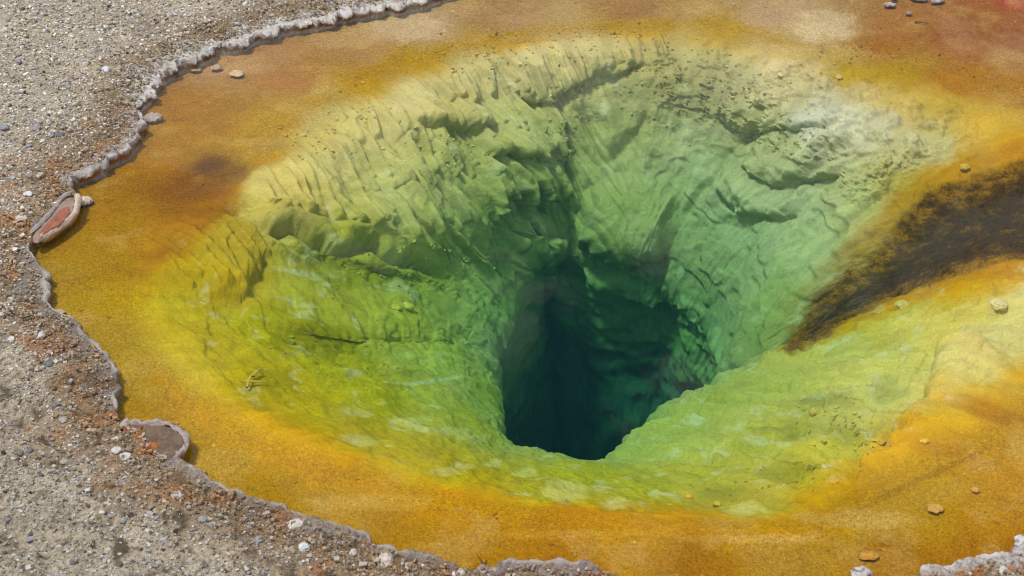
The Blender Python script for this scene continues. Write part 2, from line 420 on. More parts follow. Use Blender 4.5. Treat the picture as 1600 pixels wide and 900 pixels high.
# hanging fingers of sinter under the far rim: each one swells downhill and ends in a blunt tip
FING = np.zeros(len(Pb))
def finger_row(line, space, length, half, height, direc, jit=9, seed=0):
    r_ = np.random.default_rng(seed)
    line = np.array(line, float); u = np.linspace(0, len(line) - 1, 40 * len(line)); c = catmull(line, u)
    l = np.concatenate([[0], np.cumsum(np.linalg.norm(np.diff(c, axis=0), axis=1))])
    s_ = 0.0
    while s_ < l[-1]:
        tx = np.interp(s_, l, c[:, 0]) + r_.normal(0, jit * .5); ty = np.interp(s_, l, c[:, 1]) + r_.normal(0, jit)
        s_ += space * .72 * r_.uniform(.5, 1.6)
        ang = math.atan2(direc[1], direc[0]) + r_.normal(0, .12)
        ln = length * r_.uniform(1.0, 2.0); hf = half * .85 * r_.uniform(.55, 1.6); ht = height * .85 * r_.uniform(.4, 1.15)
        ia, ib = hit_base(tx - math.cos(ang) * ln, ty - math.sin(ang) * ln), hit_base(tx, ty)
        A_, B_ = Pb[ia], Pb[ib]
        L_ = np.linalg.norm(B_ - A_)
        if L_ < .05 or L_ > 1.2: continue
        dr = (B_ - A_) / L_; nn_ = Nb[(ia + ib) // 2] * .0 + Nb[ib] + Nb[ia]; nn_ /= np.linalg.norm(nn_)
        ac = np.cross(nn_, dr)
        hw = hf / (F_PX / dpB[ib])
        m = np.where((np.abs(pxB - (tx - math.cos(ang) * ln / 2)) < ln * .6 + 3 * hf) & (np.abs(pyB - (ty - math.sin(ang) * ln / 2)) < ln * .6 + 3 * hf) & (np.abs(dpB - dpB[ib]) < .9) & (U > 1.0))[0]
        rr = Pb[m] - A_
        b = rr @ dr / L_
        x = (rr @ ac + .25 * hw * np.sin(b * 5 + seed + tx)) / (hw * (.45 + .55 * np.clip(b, 0, 1)))
        tipr = hw / L_ * 1.1
        endc = np.where(b > 1 - tipr, np.sqrt(np.clip(1 - ((b - 1 + tipr) / tipr) ** 2, 0, 1)), 1.0)
        # a rounded top, steep on the downhill and right-hand side
        cr_ = np.clip(1 - np.abs(x) ** 2.0, 0, 1) ** .8
        al = sst(0, .75, b) * endc
        FING[m] = np.maximum(FING[m], ht * cr_ * al)
D1, D2 = (.52, .85), (.60, .80)
finger_row([(660,178),(700,168),(740,166),(780,150)], 17, 70, 9, .060, D1, 8, 1)
finger_row([(800,140),(830,158),(880,150),(925,126),(960,118)], 15, 85, 10, .060, (.50,.86), 6, 2)
finger_row([(965,118),(1000,108),(1045,96)], 19, 45, 9, .045, (.35,.94), 4, 3)
finger_row([(540,195),(575,215),(610,222),(640,212),(690,235),(735,225)], 19, 75, 9, .055, D1, 9, 4)
finger_row([(745,225),(790,212),(840,205),(885,196)], 16, 55, 9, .055, D1, 8, 5)
finger_row([(425,330),(450,350),(480,356),(512,350),(545,360),(580,366),(610,345)], 17, 120, 11, .075, (.55,.83), 9, 6)
finger_row([(560,280),(600,300),(650,292),(690,282),(735,285)], 18, 90, 10, .06, D2, 11, 7)
finger_row([(745,275),(790,268),(840,262),(882,246)], 15, 55, 9, .055, D1, 8, 8)
finger_row([(640,372),(690,362),(740,350),(790,332),(850,312),(885,298)], 17, 90, 9, .055, D2, 11, 9)
finger_row([(700,430),(740,420),(785,402),(830,382),(855,360)], 17, 85, 9, .05, D2, 11, 10)
finger_row([(740,478),(775,462),(805,440),(830,420)], 17, 80, 8, .04, D2, 10, 11)
finger_row([(285,430),(315,450),(350,462),(385,460),(405,435),(420,408),(428,385)], 15, 100, 9, .05, (.74,.67), 7, 12)
finger_row([(470,240),(520,262),(560,270),(600,262)], 22, 60, 11, .035, D2, 12, 13)
finger_row([(1000,150),(1060,230),(1120,260),(1000,260),(950,230)], 26, 60, 10, .012, (-.2,.97), 14, 14)
finger_row([(1150,330),(1220,360),(1290,330),(1340,300)], 26, 80, 11, .012, (-.62,.78), 14, 15)
finger_row([(1010,380),(1090,420),(1150,430),(1220,420)], 24, 90, 11, .010, (-.5,.86), 14, 16)
# drapery: long soft flutes that follow the flow of the mineral down the wall
upv = SP * Pb[:, 1] + CP * Pb[:, 2]
def flutes(ca, sa, freq, lng, seed):
    ac = sa * Pb[:, 0] + ca * upv; al = ca * Pb[:, 0] - sa * upv
    wpx = .05 * fbm(Pb * 3 + seed, 2)
    return np.abs(perlin(np.stack([(ac + wpx) * freq, al * freq / lng, np.full(len(ac), seed * 1.0)], -1))) * 1.7
fl1 = flutes(.52, .85, 9.5, 6.0, 3) * .65 + flutes(.52, .85, 19, 6.0, 8) * .35
fl2 = flutes(.74, .67, 11, 6.0, 21) * .6 + flutes(.74, .67, 22, 5.0, 28) * .4
H += sector(2.9, 8.9, .5) * sst(1.25, 1.9, U) * (1 - sst(3.9, 4.2, U)) * .075 * np.clip(fl1, 0, 1.2) ** .65 * np.clip(.75 + 1.1 * fbm(Pb * 2.4 + 95, 2), .15, 1.3)
H += sector(1.0, 2.7, .4) * sst(1.3, 1.8, U) * (1 - sst(2.6, 3.0, U)) * .055 * np.sqrt(np.clip(fl2, 0, 1.2)) * np.clip(.8 + 1.0 * fbm(Pb * 3 + 96, 2), .15, 1.3)
H += .85 * FING * sst(1.1, 1.7, U) * (1 + .25 * fbm(Pb * 11, 3))
# shelf stays flat but granular
H += 0.006 * fbm(Pb * 14, 3) * (1 - 0.5 * slope)
H += slope * 0.007 * fbm(Pb * 15 + 2, 4, 0.65)
H += slope * 0.012 * fbm(Pb * 6 + 72, 3, 0.5, True)
# flaky crusts on the upper right of the far wall
flk = sector(9.3, 13.5, .5) * sst(1.25, 1.6, U) * (1 - sst(2.5, 3.0, U))
fl = fbm(Pb * np.array([9, 9, 7]) + 31, 4, 0.6)
H += flk * 0.022 * (sst(0.02, 0.10, fl) + 0.8 * sst(0.22, 0.30, fl))

# ledges: the uphill side of a traced line stands proud and breaks off over a dark undercut
def ledge(pts, height, width, under=0.03, flip=False, lip=0.03):
    W = np.array([Pb[hit_base(*p)][:2] for p in pts])
    u = np.linspace(0, len(W) - 1, 6 * len(W)); W = catmull(W, u)
    lo, hi = W.min(0) - width, W.max(0) + width
    m = np.where((Pb[:, 0] > lo[0]) & (Pb[:, 0] < hi[0]) & (Pb[:, 1] > lo[1]) & (Pb[:, 1] < hi[1]) & (U > 1) & (U < 4.6))[0]
    Q = Pb[m, :2] + 0.035 * np.stack([fbm(Pb[m] * 8, 3), fbm(Pb[m] * 8 + 60, 3)], -1)
    d, bi, bt, side = seg_dist(Q, W[:-1], W[1:])
    if flip: side = -side
    along = (bi + bt) / (len(W) - 1)
    ends = sst(0, 0.12, along) * (1 - sst(0.88, 1, along))
    rd = np.sqrt(np.clip(1 - (1 - np.clip(d / lip, 0, 1)) ** 2, 0, 1))
    up = height * rd * (1 - sst(0.15 * width, width, d))
    dn = -under * np.exp(-(d / 0.05) ** 2)
    H[m] += np.where(side > 0, up, dn) * ends

ledge([(330,468),(372,472),(396,444),(416,402)], 0.03, 0.2, 0.015, lip=.06)
ledge([(420,378),(440,370),(470,374),(530,388),(578,380),(605,400),(650,408),(705,432)], 0.07, 0.3, 0.09, lip=.05)
ledge([(785,142),(815,160),(845,158),(882,150),(905,132),(940,122),(975,118),(1012,106)], 0.045, 0.3, 0.025)
ledge([(640,205),(690,215),(730,212),(765,200)], 0.06, 0.25, 0.03)
ledge([(1165,262),(1190,280),(1225,292),(1245,282),(1285,280),(1330,258)], 0.05, 0.25, 0.035)
ledge([(1115,190),(1150,206),(1185,204),(1225,200),(1270,202),(1300,194)], 0.035, 0.25, 0.02)
ledge([(740,245),(780,255),(820,250),(860,243),(885,232)], 0.07, 0.25, 0.04)
ledge([(760,325),(800,312),(840,305),(890,300)], 0.07, 0.2, 0.04)
ledge([(915,390),(950,404),(1000,408),(1050,400)], 0.06, 0.3, 0.03)
ledge([(1310,785),(1345,752),(1352,738),(1400,700),(1395,688),(1440,655),(1452,620),(1455,595),(1475,560),(1520,520)], 0.08, 0.45, 0.02, flip=True, lip=.09)
ledge([(1130,300),(1160,330),(1210,345),(1250,340)], 0.05, 0.3, 0.03)

def groove(pts, depth, width):
    W = np.array([Pb[hit_base(*p)][:2] for p in pts]); W = catmull(W, np.linspace(0, len(W) - 1, 5 * len(W)))
    lo, hi = W.min(0) - 4 * width, W.max(0) + 4 * width
    m = np.where((Pb[:, 0] > lo[0]) & (Pb[:, 0] < hi[0]) & (Pb[:, 1] > lo[1]) & (Pb[:, 1] < hi[1]) & (U > 1) & (U < 4.8))[0]
    Q = Pb[m, :2] + 0.03 * np.stack([fbm(Pb[m] * 7, 3), fbm(Pb[m] * 7 + 60, 3)], -1)
    d, bi, bt, _ = seg_dist(Q, W[:-1], W[1:])
    H[m] -= depth * np.exp(-(d / width) ** 2)

groove([(1190,200),(1145,235),(1115,285),(1080,330)], 0.05, 0.025)
groove([(1010,185),(985,225),(960,245)], 0.05, 0.025)
groove([(1330,235),(1280,270),(1240,300)], 0.05, 0.03)
groove([(1390,300),(1310,370),(1240,440),(1190,500)], 0.04, 0.03)
groove([(1560,330),(1470,385),(1390,430)], 0.05, 0.13)
groove([(1080,735),(1150,720),(1250,690)], 0.03, 0.04)

def bulge(px, py, rx, ry, h):
    p = Pb[hit_base(px, py)]
    m = np.where((np.abs(pxB - px) < rx * 2.2) & (np.abs(pyB - py) < ry * 2.2) & (np.abs(dpB - dpB[hit_base(px, py)]) < 1.2) & (U > 1.2))[0]
    e = ((pxB[m] - px) / rx) ** 2 + ((pyB[m] - py) / ry) ** 2 + .25 * fbm(Pb[m] * 5, 3)
    H[m] += h * np.clip(1 - np.clip(e, 0, 1) ** 1.4, 0, 1) ** .8
bulge(985, 345, 85, 75, .13)
bulge(825, 375, 45, 50, .08)
bulge(445, 320, 90, 65, .04)
bulge(345, 400, 60, 70, .035)
bulge(1160, 310, 50, 45, .05)
bulge(620, 480, 25, 14, .02)
# throat
thr = sst(3.9, 4.6, U)
H += thr * (0.09 * fbm(Pb * 1.7 + 12, 4, 0.55) + 0.025 * fbm(Pb * np.array([3, 3, 9]) + 5, 3, 0.5, True))
H *= 1 - sst(7.6, 8, U)
P = Pb + Nb * H[:, None]
P[:, 2] = np.minimum(P[:, 2], -0.022)

# ---- colours of the mats, with some sheen and depth shade painted in
CT = [ # px, py, sRGB
 (120,330,190,138,28),(250,250,184,128,25),(320,200,188,132,32),(270,160,184,126,36),(450,120,190,130,58),(560,80,196,150,88),(650,40,205,168,118),(800,30,192,148,92),(1000,15,188,140,84),
 (330,100,185,138,82),(400,80,190,140,80),(1200,20,205,165,115),(1280,50,216,182,128),(1400,50,186,126,58),(1500,60,180,114,54),(1602,-2,180,106,54),(1560,6,180,110,56),(1530,20,180,114,54),(1590,36,178,112,58),(1590,60,178,114,60),(1590,140,194,136,46),(1500,125,190,130,38),
 (1370,70,180,118,38),(1300,80,205,170,90),
 (100,430,190,150,48),(90,380,185,140,30),(150,520,196,158,55),(230,580,202,166,62),(250,650,190,145,25),(350,720,196,150,40),(300,690,200,155,40),(450,770,190,145,35),(600,830,190,140,22),(520,780,202,156,55),(750,850,194,138,15),(700,815,205,150,45),(900,860,188,128,10),(950,835,205,150,40),
 (1100,870,185,128,20),(1250,850,190,145,50),(1200,838,205,160,80),(1350,800,202,164,75),(1450,770,200,158,55),(1550,800,200,142,18),(1570,720,208,150,25),(1550,870,186,126,10),(1400,880,182,122,12),
 # yellow line round the break of the shelf
 (185,410,190,145,10),(200,450,200,160,30),(250,390,180,125,12),(300,290,150,92,14),(340,265,115,68,12),(365,300,165,110,14),(300,340,180,120,15),(400,235,200,150,15),(440,190,205,155,15),(560,130,205,158,25),(650,90,200,156,35),(800,58,196,155,45),(1000,42,205,165,60),(1130,40,205,165,60),(1250,75,214,184,105),
 (350,655,222,172,8),(500,725,222,165,5),(430,690,224,172,5),(700,775,216,155,5),(900,803,206,142,5),(1050,810,210,155,8),(1200,825,205,155,10),(1300,800,205,160,20),
 # left terrace
 (280,480,205,180,50),(300,560,208,182,55),(330,430,190,165,40),(400,600,200,175,35),(400,500,192,178,40),(480,450,188,180,60),(520,550,190,178,40),(640,520,200,195,75),(600,620,196,184,40),(700,560,205,205,95),(700,640,190,186,66),(760,600,180,182,80),(500,640,192,170,30),(600,690,196,172,30),(700,740,200,178,42),(650,400,198,195,85),(540,410,185,180,60),
 # far wall
 (400,300,198,182,88),(450,330,198,186,100),(500,250,198,186,106),(480,200,200,184,100),(560,180,206,192,112),(650,140,204,190,120),(750,110,204,190,125),(850,90,204,190,125),(950,80,200,185,120),(1040,80,196,180,110),(380,400,205,175,50),(350,440,200,165,35),(320,370,195,155,30),
 (600,300,204,198,105),(700,250,200,196,112),(800,200,198,194,112),(750,350,205,205,110),(850,270,196,196,110),(880,350,185,190,110),(780,420,205,208,115),(1000,160,182,172,108),(1100,110,172,160,96),(1080,150,170,160,96),(1150,180,185,175,105),(950,250,186,182,110),(1000,330,180,180,100),(1100,270,200,200,140),(1150,350,205,205,150),(1200,230,200,192,125),(1250,140,205,190,125),
 (1280,160,205,200,165),(1310,190,206,202,175),(1350,220,205,192,140),(1400,160,204,175,80),(1330,110,190,155,35),(1400,110,195,155,35),(1480,160,205,172,70),(1560,190,210,170,60),(1450,220,206,190,115),(1250,320,208,205,150),(1350,300,206,198,130),(1400,270,205,188,100),(1300,420,206,206,150),(1220,480,182,182,108),(1180,520,165,165,95),(1100,400,168,168,95),(1040,380,165,165,86),
 (1470,440,200,150,14),(1400,470,206,168,40),(1560,420,210,156,15),(1500,440,212,165,22),(1320,505,200,172,50),(1420,285,206,182,80),(1500,258,212,160,35),(1590,222,214,160,40),
 # near right flank
 (1500,480,214,196,95),(1400,500,206,190,85),(1580,490,214,200,120),(1560,560,216,200,120),(1300,540,200,195,100),(1400,570,206,198,100),(1500,600,214,196,105),(1480,560,216,202,115),(1200,600,184,182,84),(1100,640,182,182,84),(1020,690,180,182,88),(1300,640,188,180,92),(1200,680,184,178,72),(1390,620,204,198,110),(1100,740,190,178,62),(1250,740,188,172,56),(1180,790,192,176,66),(1000,760,192,180,56),(900,740,190,180,52),(850,770,196,178,52),(1300,700,200,186,70),
 (1400,690,216,168,35),(1450,690,206,156,22),(1520,600,208,166,30),(1590,580,208,158,14),(1560,640,205,145,10),(1480,640,214,175,45),(1420,740,208,158,20),(1350,750,196,150,15),(1590,640,204,152,12),(1500,665,206,154,12),
]
ct_pos, ct_col = [], []
pxP, pyP, dpP = project(P)
for x, y, r, g, b_ in CT:
    e = (pxP - x) ** 2 + (pyP - y) ** 2
    c = np.where(e < 25)[0]
    i = int(c[np.argmin(dpP[c])]) if len(c) else int(np.argmin(e))
    ct_pos.append(P[i]); ct_col.append(lin((r, g, b_)))
# throat walls: the dimming and teal of deep water painted into their colour
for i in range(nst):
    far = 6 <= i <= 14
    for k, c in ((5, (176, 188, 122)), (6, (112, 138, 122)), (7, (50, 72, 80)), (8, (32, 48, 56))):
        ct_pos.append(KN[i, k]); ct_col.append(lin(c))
ct_pos = np.array(ct_pos); ct_col = np.array(ct_col)
warp = np.stack([fbm(P * 4.5 + k * 31, 4, 0.6) for k in range(2)], -1)
Pw = P.copy(); Pw[:, :2] += warp * 0.10
stre = np.stack([AA * 9, DD * 1.3, np.zeros_like(AA)], -1)
COL = np.zeros((len(P), 3)); wsum = np.zeros(len(P))
for p, c in zip(ct_pos, ct_col):
    d2 = ((Pw - p) ** 2).sum(1) + 0.008
    wgt = 1.0 / (d2 * d2)
    COL += wgt[:, None] * c; wsum += wgt
COL /= wsum[:, None]
# yellow line of algae along the break of the shelf, amber one along its near side
wob = .10 * fbm(P * 4 + 11, 3) + .05 * fbm(P * 14 + 15, 3)
bf = np.exp(-(((U - 1.0) + wob) / np.where(U < 1, .10, .09)) ** 2) * sector(2.6, 11.2, .5) * (.75 + .5 * fbm(P * 9 + 44, 3))
COL = COL * (1 - .9 * bf.clip(0, 1)[:, None]) + .9 * bf.clip(0, 1)[:, None] * lin((196, 150, 22))
bn = np.exp(-(((U - .97) + wob) / np.where(U < 1, .14, .16)) ** 2) * np.clip(sector(20.4, 28.2, .6), 0, 1) * (.8 + .5 * fbm(P * 7 + 54, 3))
COL = COL * (1 - .7 * bn.clip(0, 1)[:, None]) + .7 * bn.clip(0, 1)[:, None] * lin((218, 158, 4))
# dark tufted mat in the channel that feeds the pool, amber along its edge
chan = [(1212,572),(1222,545),(1238,512),(1268,470),(1312,436),(1355,408),(1388,372),(1412,335),(1440,308),(1500,285),(1560,262),(1640,235),(1760,205),(1800,330),(1680,400),(1600,414),(1540,428),(1480,446),(1400,476),(1330,514),(1284,540),(1240,566)]
Wc = at(*np.array(chan, float).T, -.3)[:, :2]
Wc = np.array([Pb[hit_base(x, y)][:2] if x < 1620 else at(x, y, -.12)[:2] for x, y in chan])
mc = np.where((Pb[:, 0] > Wc[:, 0].min() - .3) & (Pb[:, 1] > Wc[:, 1].min() - .3) & (Pb[:, 1] < Wc[:, 1].max() + .3))[0]
Qc = P[mc, :2] + .05 * np.stack([fbm(P[mc] * 9, 4, .6), fbm(P[mc] * 9 + 60, 4, .6)], -1)
dc, _, _, _ = seg_dist(Qc, Wc, np.roll(Wc, -1, 0))
ins = np.zeros(len(mc), bool)
for a_, b_ in zip(Wc, np.roll(Wc, -1, 0)):
    ins ^= ((a_[1] > Qc[:, 1]) != (b_[1] > Qc[:, 1])) & (Qc[:, 0] < (b_[0] - a_[0]) * (Qc[:, 1] - a_[1]) / (b_[1] - a_[1] + 1e-12) + a_[0])
sdc = np.where(ins, dc, -dc)
edge_ = (np.exp(-((sdc + .04) / .11) ** 2) * (.15 + .85 * sst(Wc[0, 0] + .05, Wc[0, 0] + .6, Qc[:, 0])))[:, None]
COL[mc] = COL[mc] * (1 - .8 * edge_) + .8 * edge_ * lin((190, 130, 8))
CH = np.zeros(len(P)); CH[mc] = sst(-.03, .05, sdc)
deepc = np.zeros(len(P)); deepc[mc] = sst(.03, .22, sdc)
COL *= (.77 + .13 * sst(1, 1.7, U))[:, None]
gry = (sector(2.8, 13.2, .8) * sst(1.35, 1.9, U) * (1 - sst(4.0, 4.4, U)) * .42)[:, None]
gt = sst(8.8, 10.5, T)[:, None]
COL = COL * (1 - gry) + gry * (lin((180, 174, 116)) * (1 - gt) + lin((184, 178, 142)) * gt)
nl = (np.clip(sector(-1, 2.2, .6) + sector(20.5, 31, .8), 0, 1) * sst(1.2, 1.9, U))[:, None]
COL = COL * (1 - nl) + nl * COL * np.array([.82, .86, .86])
def patch(px, py, rx, ry, c, a):
    i_ = hit_base(px, py)
    m = np.where((np.abs(pxB - px) < rx * 2) & (np.abs(pyB - py) < ry * 2) & (np.abs(dpB - dpB[i_]) < 1.0))[0]
    e = ((pxB[m] - px) / rx) ** 2 + ((pyB[m] - py) / ry) ** 2 + .9 * fbm(P[m] * 7, 4, .65)
    k = (a * (1 - sst(.25, 1.1, e)))[:, None]
    COL[m] = COL[m] * (1 - k) + k * lin(c)
patch(345, 262, 46, 20, (92, 56, 10), .5)
patch(318, 290, 50, 26, (120, 74, 10), .55)
patch(318, 318, 72, 50, (140, 92, 10), .6)
patch(445, 300, 70, 48, (196, 182, 102), .75)
patch(400, 350, 38, 34, (194, 178, 90), .7)
patch(352, 405, 62, 48, (170, 152, 50), .75)
patch(290, 445, 60, 50, (178, 156, 38), .5)
patch(1560, 540, 80, 42, (206, 194, 124), .75)
patch(1505, 600, 55, 36, (196, 186, 108), .65)
patch(1430, 655, 42, 30, (190, 178, 92), .5)
patch(1545, 655, 85, 13, (158, 104, 10), .55)
patch(1470, 715, 70, 10, (166, 112, 10), .5)
patch(1340, 812, 110, 16, (206, 170, 92), .6)
patch(1180, 842, 120, 9, (206, 166, 88), .55)
patch(900, 835, 150, 9, (204, 156, 66), .45)
patch(580, 785, 120, 16, (206, 164, 78), .45)
patch(350, 720, 60, 30, (204, 164, 72), .4)
patch(640, 42, 80, 26, (212, 182, 136), .6)  # pale sediment on the far shelf, cloud sheen painted in with it
patch(540, 60, 70, 20, (206, 166, 112), .5)
patch(1290, 42, 62, 34, (218, 194, 148), .6)  # cloud sheen painted into the shelf colour, over pale mat
patch(340, 98, 90, 24, (200, 156, 104), .5)  # painted cloud sheen on the upper left shelf, mixed with pale deposit
patch(255, 380, 75, 40, (168, 120, 8), .5)
patch(480, 535, 75, 40, (120, 118, 10), .6)
patch(560, 425, 90, 30, (132, 134, 30), .55)
patch(430, 605, 60, 25, (140, 132, 14), .5)
patch(470, 405, 60, 18, (130, 132, 20), .5)
patch(1080, 135, 120, 50, (150, 140, 88), .35)
patch(1285, 195, 60, 30, (202, 198, 172), .8)
patch(1355, 210, 75, 36, (198, 192, 158), .7)
patch(1430, 240, 80, 30, (200, 190, 142), .5)
patch(1240, 110, 70, 20, (200, 186, 140), .5)
patch(1592, 2, 60, 20, (178, 66, 52), .6)
for q_ in [(700,680,40,9),(735,690,30,7),(690,745,30,7),(880,775,45,14),(820,745,26,8),(720,735,22,7),(560,690,40,8),(960,790,30,10),(1165,800,40,10),(640,660,40,8),(560,650,30,8)]:
    patch(*q_, (204, 200, 128), .38)
for q_ in [(1240,745,60,16),(1330,690,45,18),(1300,640,50,14),(1120,775,50,12),(1390,620,40,20),(1210,690,60,12)]:
    patch(*q_, (112, 116, 44), .38)
# pale mineral dust settles on the humps, algae stay in the hollows of the slopes
blot = fbm(P * 3.3 + 77, 4, 0.6)
COL *= (1 + 0.16 * blot)[:, None]
darkmat = CH
pale = sst(0.18, 0.42, fbm(P * 6 + 120, 4, 0.6)) * slope * 0.40 * (1 - darkmat) * sst(1.5, 2.1, U)
COL = COL * (1 - pale[:, None]) + pale[:, None] * lin((208, 206, 160))
olive = sst(0.15, 0.5, fbm(P * 5 + 160, 4, 0.65)) * slope * 0.4
COL = COL * (1 - olive[:, None]) + olive[:, None] * COL * np.array([0.72, 0.78, 0.45])
tuft = fbm(P * np.array([13, 22, 22]) + 9, 4, 0.7)
cmat = lin((112, 78, 12)) * (1 - deepc[:, None]) + lin((72, 49, 15)) * deepc[:, None]
cmat = cmat * (1 + .8 * tuft)[:, None] + (sst(.05, .8, tuft + .45 * (1 - deepc) + .2 * fbm(P * 5 + 3, 2)))[:, None] * lin((150, 100, 12)) * .7
COL = COL * (1 - CH[:, None]) + CH[:, None] * cmat
P += Nb * (CH * tuft * 0.010)[:, None]
# streaks of pale and olive matter following the slope
st1 = fbm(np.stack([AA * 14, DD * 2.0, np.zeros_like(AA)], -1) + 5, 4, .6)
COL = COL * (1 + .30 * st1 * slope * (1 - CH) * (1 - sst(3.2, 3.8, U)))[:, None]
blue = sst(.22, .5, fbm(np.stack([AA * 8, DD * 1.6, np.zeros_like(AA)], -1) + 50, 4, .6)) * np.clip(w_near + w_left, 0, 1) * sst(2.2, 3.0, U) * .5
COL = COL * (1 - blue[:, None]) + blue[:, None] * lin((200, 214, 178))
# grain of the shelf: sand and flakes under the film of algae
gr = fbm(P * 55 + 6, 2, .7)
tanp = sst(.05, .4, fbm(P * 3.1 + 210, 4, .6)) * (1 - slope) * .35 * (1 - CH)
COL = COL * (1 - tanp[:, None]) + tanp[:, None] * lin((202, 166, 96))
brn = sst(.1, .45, fbm(P * 2.3 + 230, 5, .6)) * (1 - slope) * .55
COL = COL * (1 - brn[:, None]) + brn[:, None] * COL * np.array([.84, .77, .58])
wr_ = 1 - np.abs(perlin(P * np.array([9, 13, 9]) + .25 * gr[:, None] + 300)) * 2
COL = COL * (1 - .22 * sst(.72, .98, wr_) * (1 - slope) * sst(-.1, .3, fbm(P * 2.7 + 90, 2)))[:, None]
COL = COL * (1 + .16 * gr * (1 - .8 * slope))[:, None]
lum_ = COL.mean(1)[:, None]; COL = lum_ + 1.05 * (COL - lum_)
COL = np.clip(COL, .004, .9)

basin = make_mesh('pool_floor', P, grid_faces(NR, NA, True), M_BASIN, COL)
at_ = basin.data.attributes.new('Speck', 'FLOAT', 'POINT')
at_.data.foreach_set('value', np.maximum((1 - slope) * 0.55 + 0.22 * slope, CH * .8).astype(np.float32))
tag(basin, kind='structure')

# ------------------------------------------------------------------ water body
wr = SHORE_SMOOTH[::4] + OUT[::4] * 0.16; n = len(wr)
Vw = np.vstack([np.c_[wr, np.zeros(n)], np.c_[wr, np.full(n, -5.0)]])
me = bpy.data.meshes.new('water')
me.from_pydata([tuple(v) for v in Vw], [], [list(range(n)), list(range(2 * n - 1, n - 1, -1))] + [[i, n + i, n + (i + 1) % n, (i + 1) % n] for i in range(n)])
import bmesh
bm = bmesh.new(); bm.from_mesh(me); bmesh.ops.recalc_face_normals(bm, faces=bm.faces); bm.to_mesh(me); bm.free()
me.materials.append(M_WATER)
water = bpy.data.objects.new('water', me); C.objects.link(water); tag(water, kind='structure')

# ------------------------------------------------------------------ gravel bank
ds = np.concatenate([[0, 0.0, .01, .025], np.arange(.045, 1.0, .022), np.geomspace(1.0, 60, 46)])
G = np.zeros((len(ds), NS, 2))
for k, d in enumerate(ds):
    e = sst(0.05, 0.8, np.array([d]))[0]
    G[k] = SHORE * (1 - e) + SHORE_SMOOTH * e + (OUT * (1 - sst(1, 6, np.array([d]))[0]) + _rad * sst(1, 6, np.array([d]))[0]) * d
Gf = G.reshape(-1, 2)
gd = np.repeat(ds, NS); fine = gd < 3
dist = gd.copy(); dist[fine] = np.minimum(shore_dist(Gf[fine]), gd[fine] + .02)
gz = ground_z(Gf, dist); gz[:NS] = -0.07
GP = np.c_[Gf, gz]

def ground_colour(Q, d):
    q3 = np.c_[Q, np.zeros(len(Q))]
    c = np.tile(lin((174, 162, 141)), (len(Q), 1))
    nn = fbm(q3 * 2.3 + 3, 4, 0.55)
    c = c * (1 + 0.35 * nn)[:, None]
    wet = (1 - sst(0.10, 0.55, d + 0.25 * nn)) * 0.75
    c = c * (1 - wet[:, None]) + wet[:, None] * lin((132, 106, 72))
    org = .85 * sst(-0.05, 0.40, fbm(q3 * 5 + 30, 4, 0.6) - 0.5 * sst(0.2, 0.7, d) + 0.05) * sst(9.3, 8.3, Q[:, 1]) 
    c = c * (1 - org[:, None]) + org[:, None] * lin((160, 116, 76))
    dk = sst(0.06, 0.32, fbm(q3 * 9 + 20, 4, 0.7)) * sst(7.6, 6.6, Q[:, 1]) * 0.85
    c = c * (1 - dk[:, None]) + dk[:, None] * lin((70, 58, 42))
    return c, org

gc, _ = ground_colour(Gf, dist)
ground = make_mesh('ground', GP, grid_faces(len(ds), NS, True), M_GROUND, gc)
tag(ground, kind='structure')

# loose grains of gravel
def chips(pos, size, colour, mat, name, flat=(.45, .9), verts=8):
    n = len(pos)
    cube = np.array([[x, y, z] for x in (-1, 1) for y in (-1, 1) for z in (-1, 1)], float) * 0.62
    fq = np.array([[0, 1, 3, 2], [4, 6, 7, 5], [0, 4, 5, 1], [2, 3, 7, 6], [0, 2, 6, 4], [1, 5, 7, 3]])
    v = cube[None] * (1 + rng.normal(0, .28, (n, 8, 3)))
    v *= np.stack([rng.uniform(.7, 1.4, n), rng.uniform(.6, 1.0, n), rng.uniform(*flat, n)], -1)[:, None, :]
    a = rng.uniform(0, 6.283, n); b_ = rng.normal(0, .35, n)
    ca, sa, cb, sb = np.cos(a), np.sin(a), np.cos(b_), np.sin(b_)
    R = np.zeros((n, 3, 3)); R[:, 0, 0] = ca; R[:, 0, 1] = -sa * cb; R[:, 0, 2] = sa * sb; R[:, 1, 0] = sa; R[:, 1, 1] = ca * cb; R[:, 1, 2] = -ca * sb; R[:, 2, 1] = sb; R[:, 2, 2] = cb
    v = np.einsum('nij,nkj->nki', R, v) * (size * 0.5)[:, None, None] + pos[:, None, :]
    F = (np.arange(n)[:, None, None] * 8 + fq[None]).reshape(-1, 4)
    return make_mesh(name, v.reshape(-1, 3), F, mat, np.repeat(colour, 8, 0), smooth=False)

def in_view(Q, m=120):
    x, y, _ = project(np.c_[Q, np.full(len(Q), .08)])
    return (x > -m) & (x < 1600 + m) & (y > -m) & (y < 900 + m)

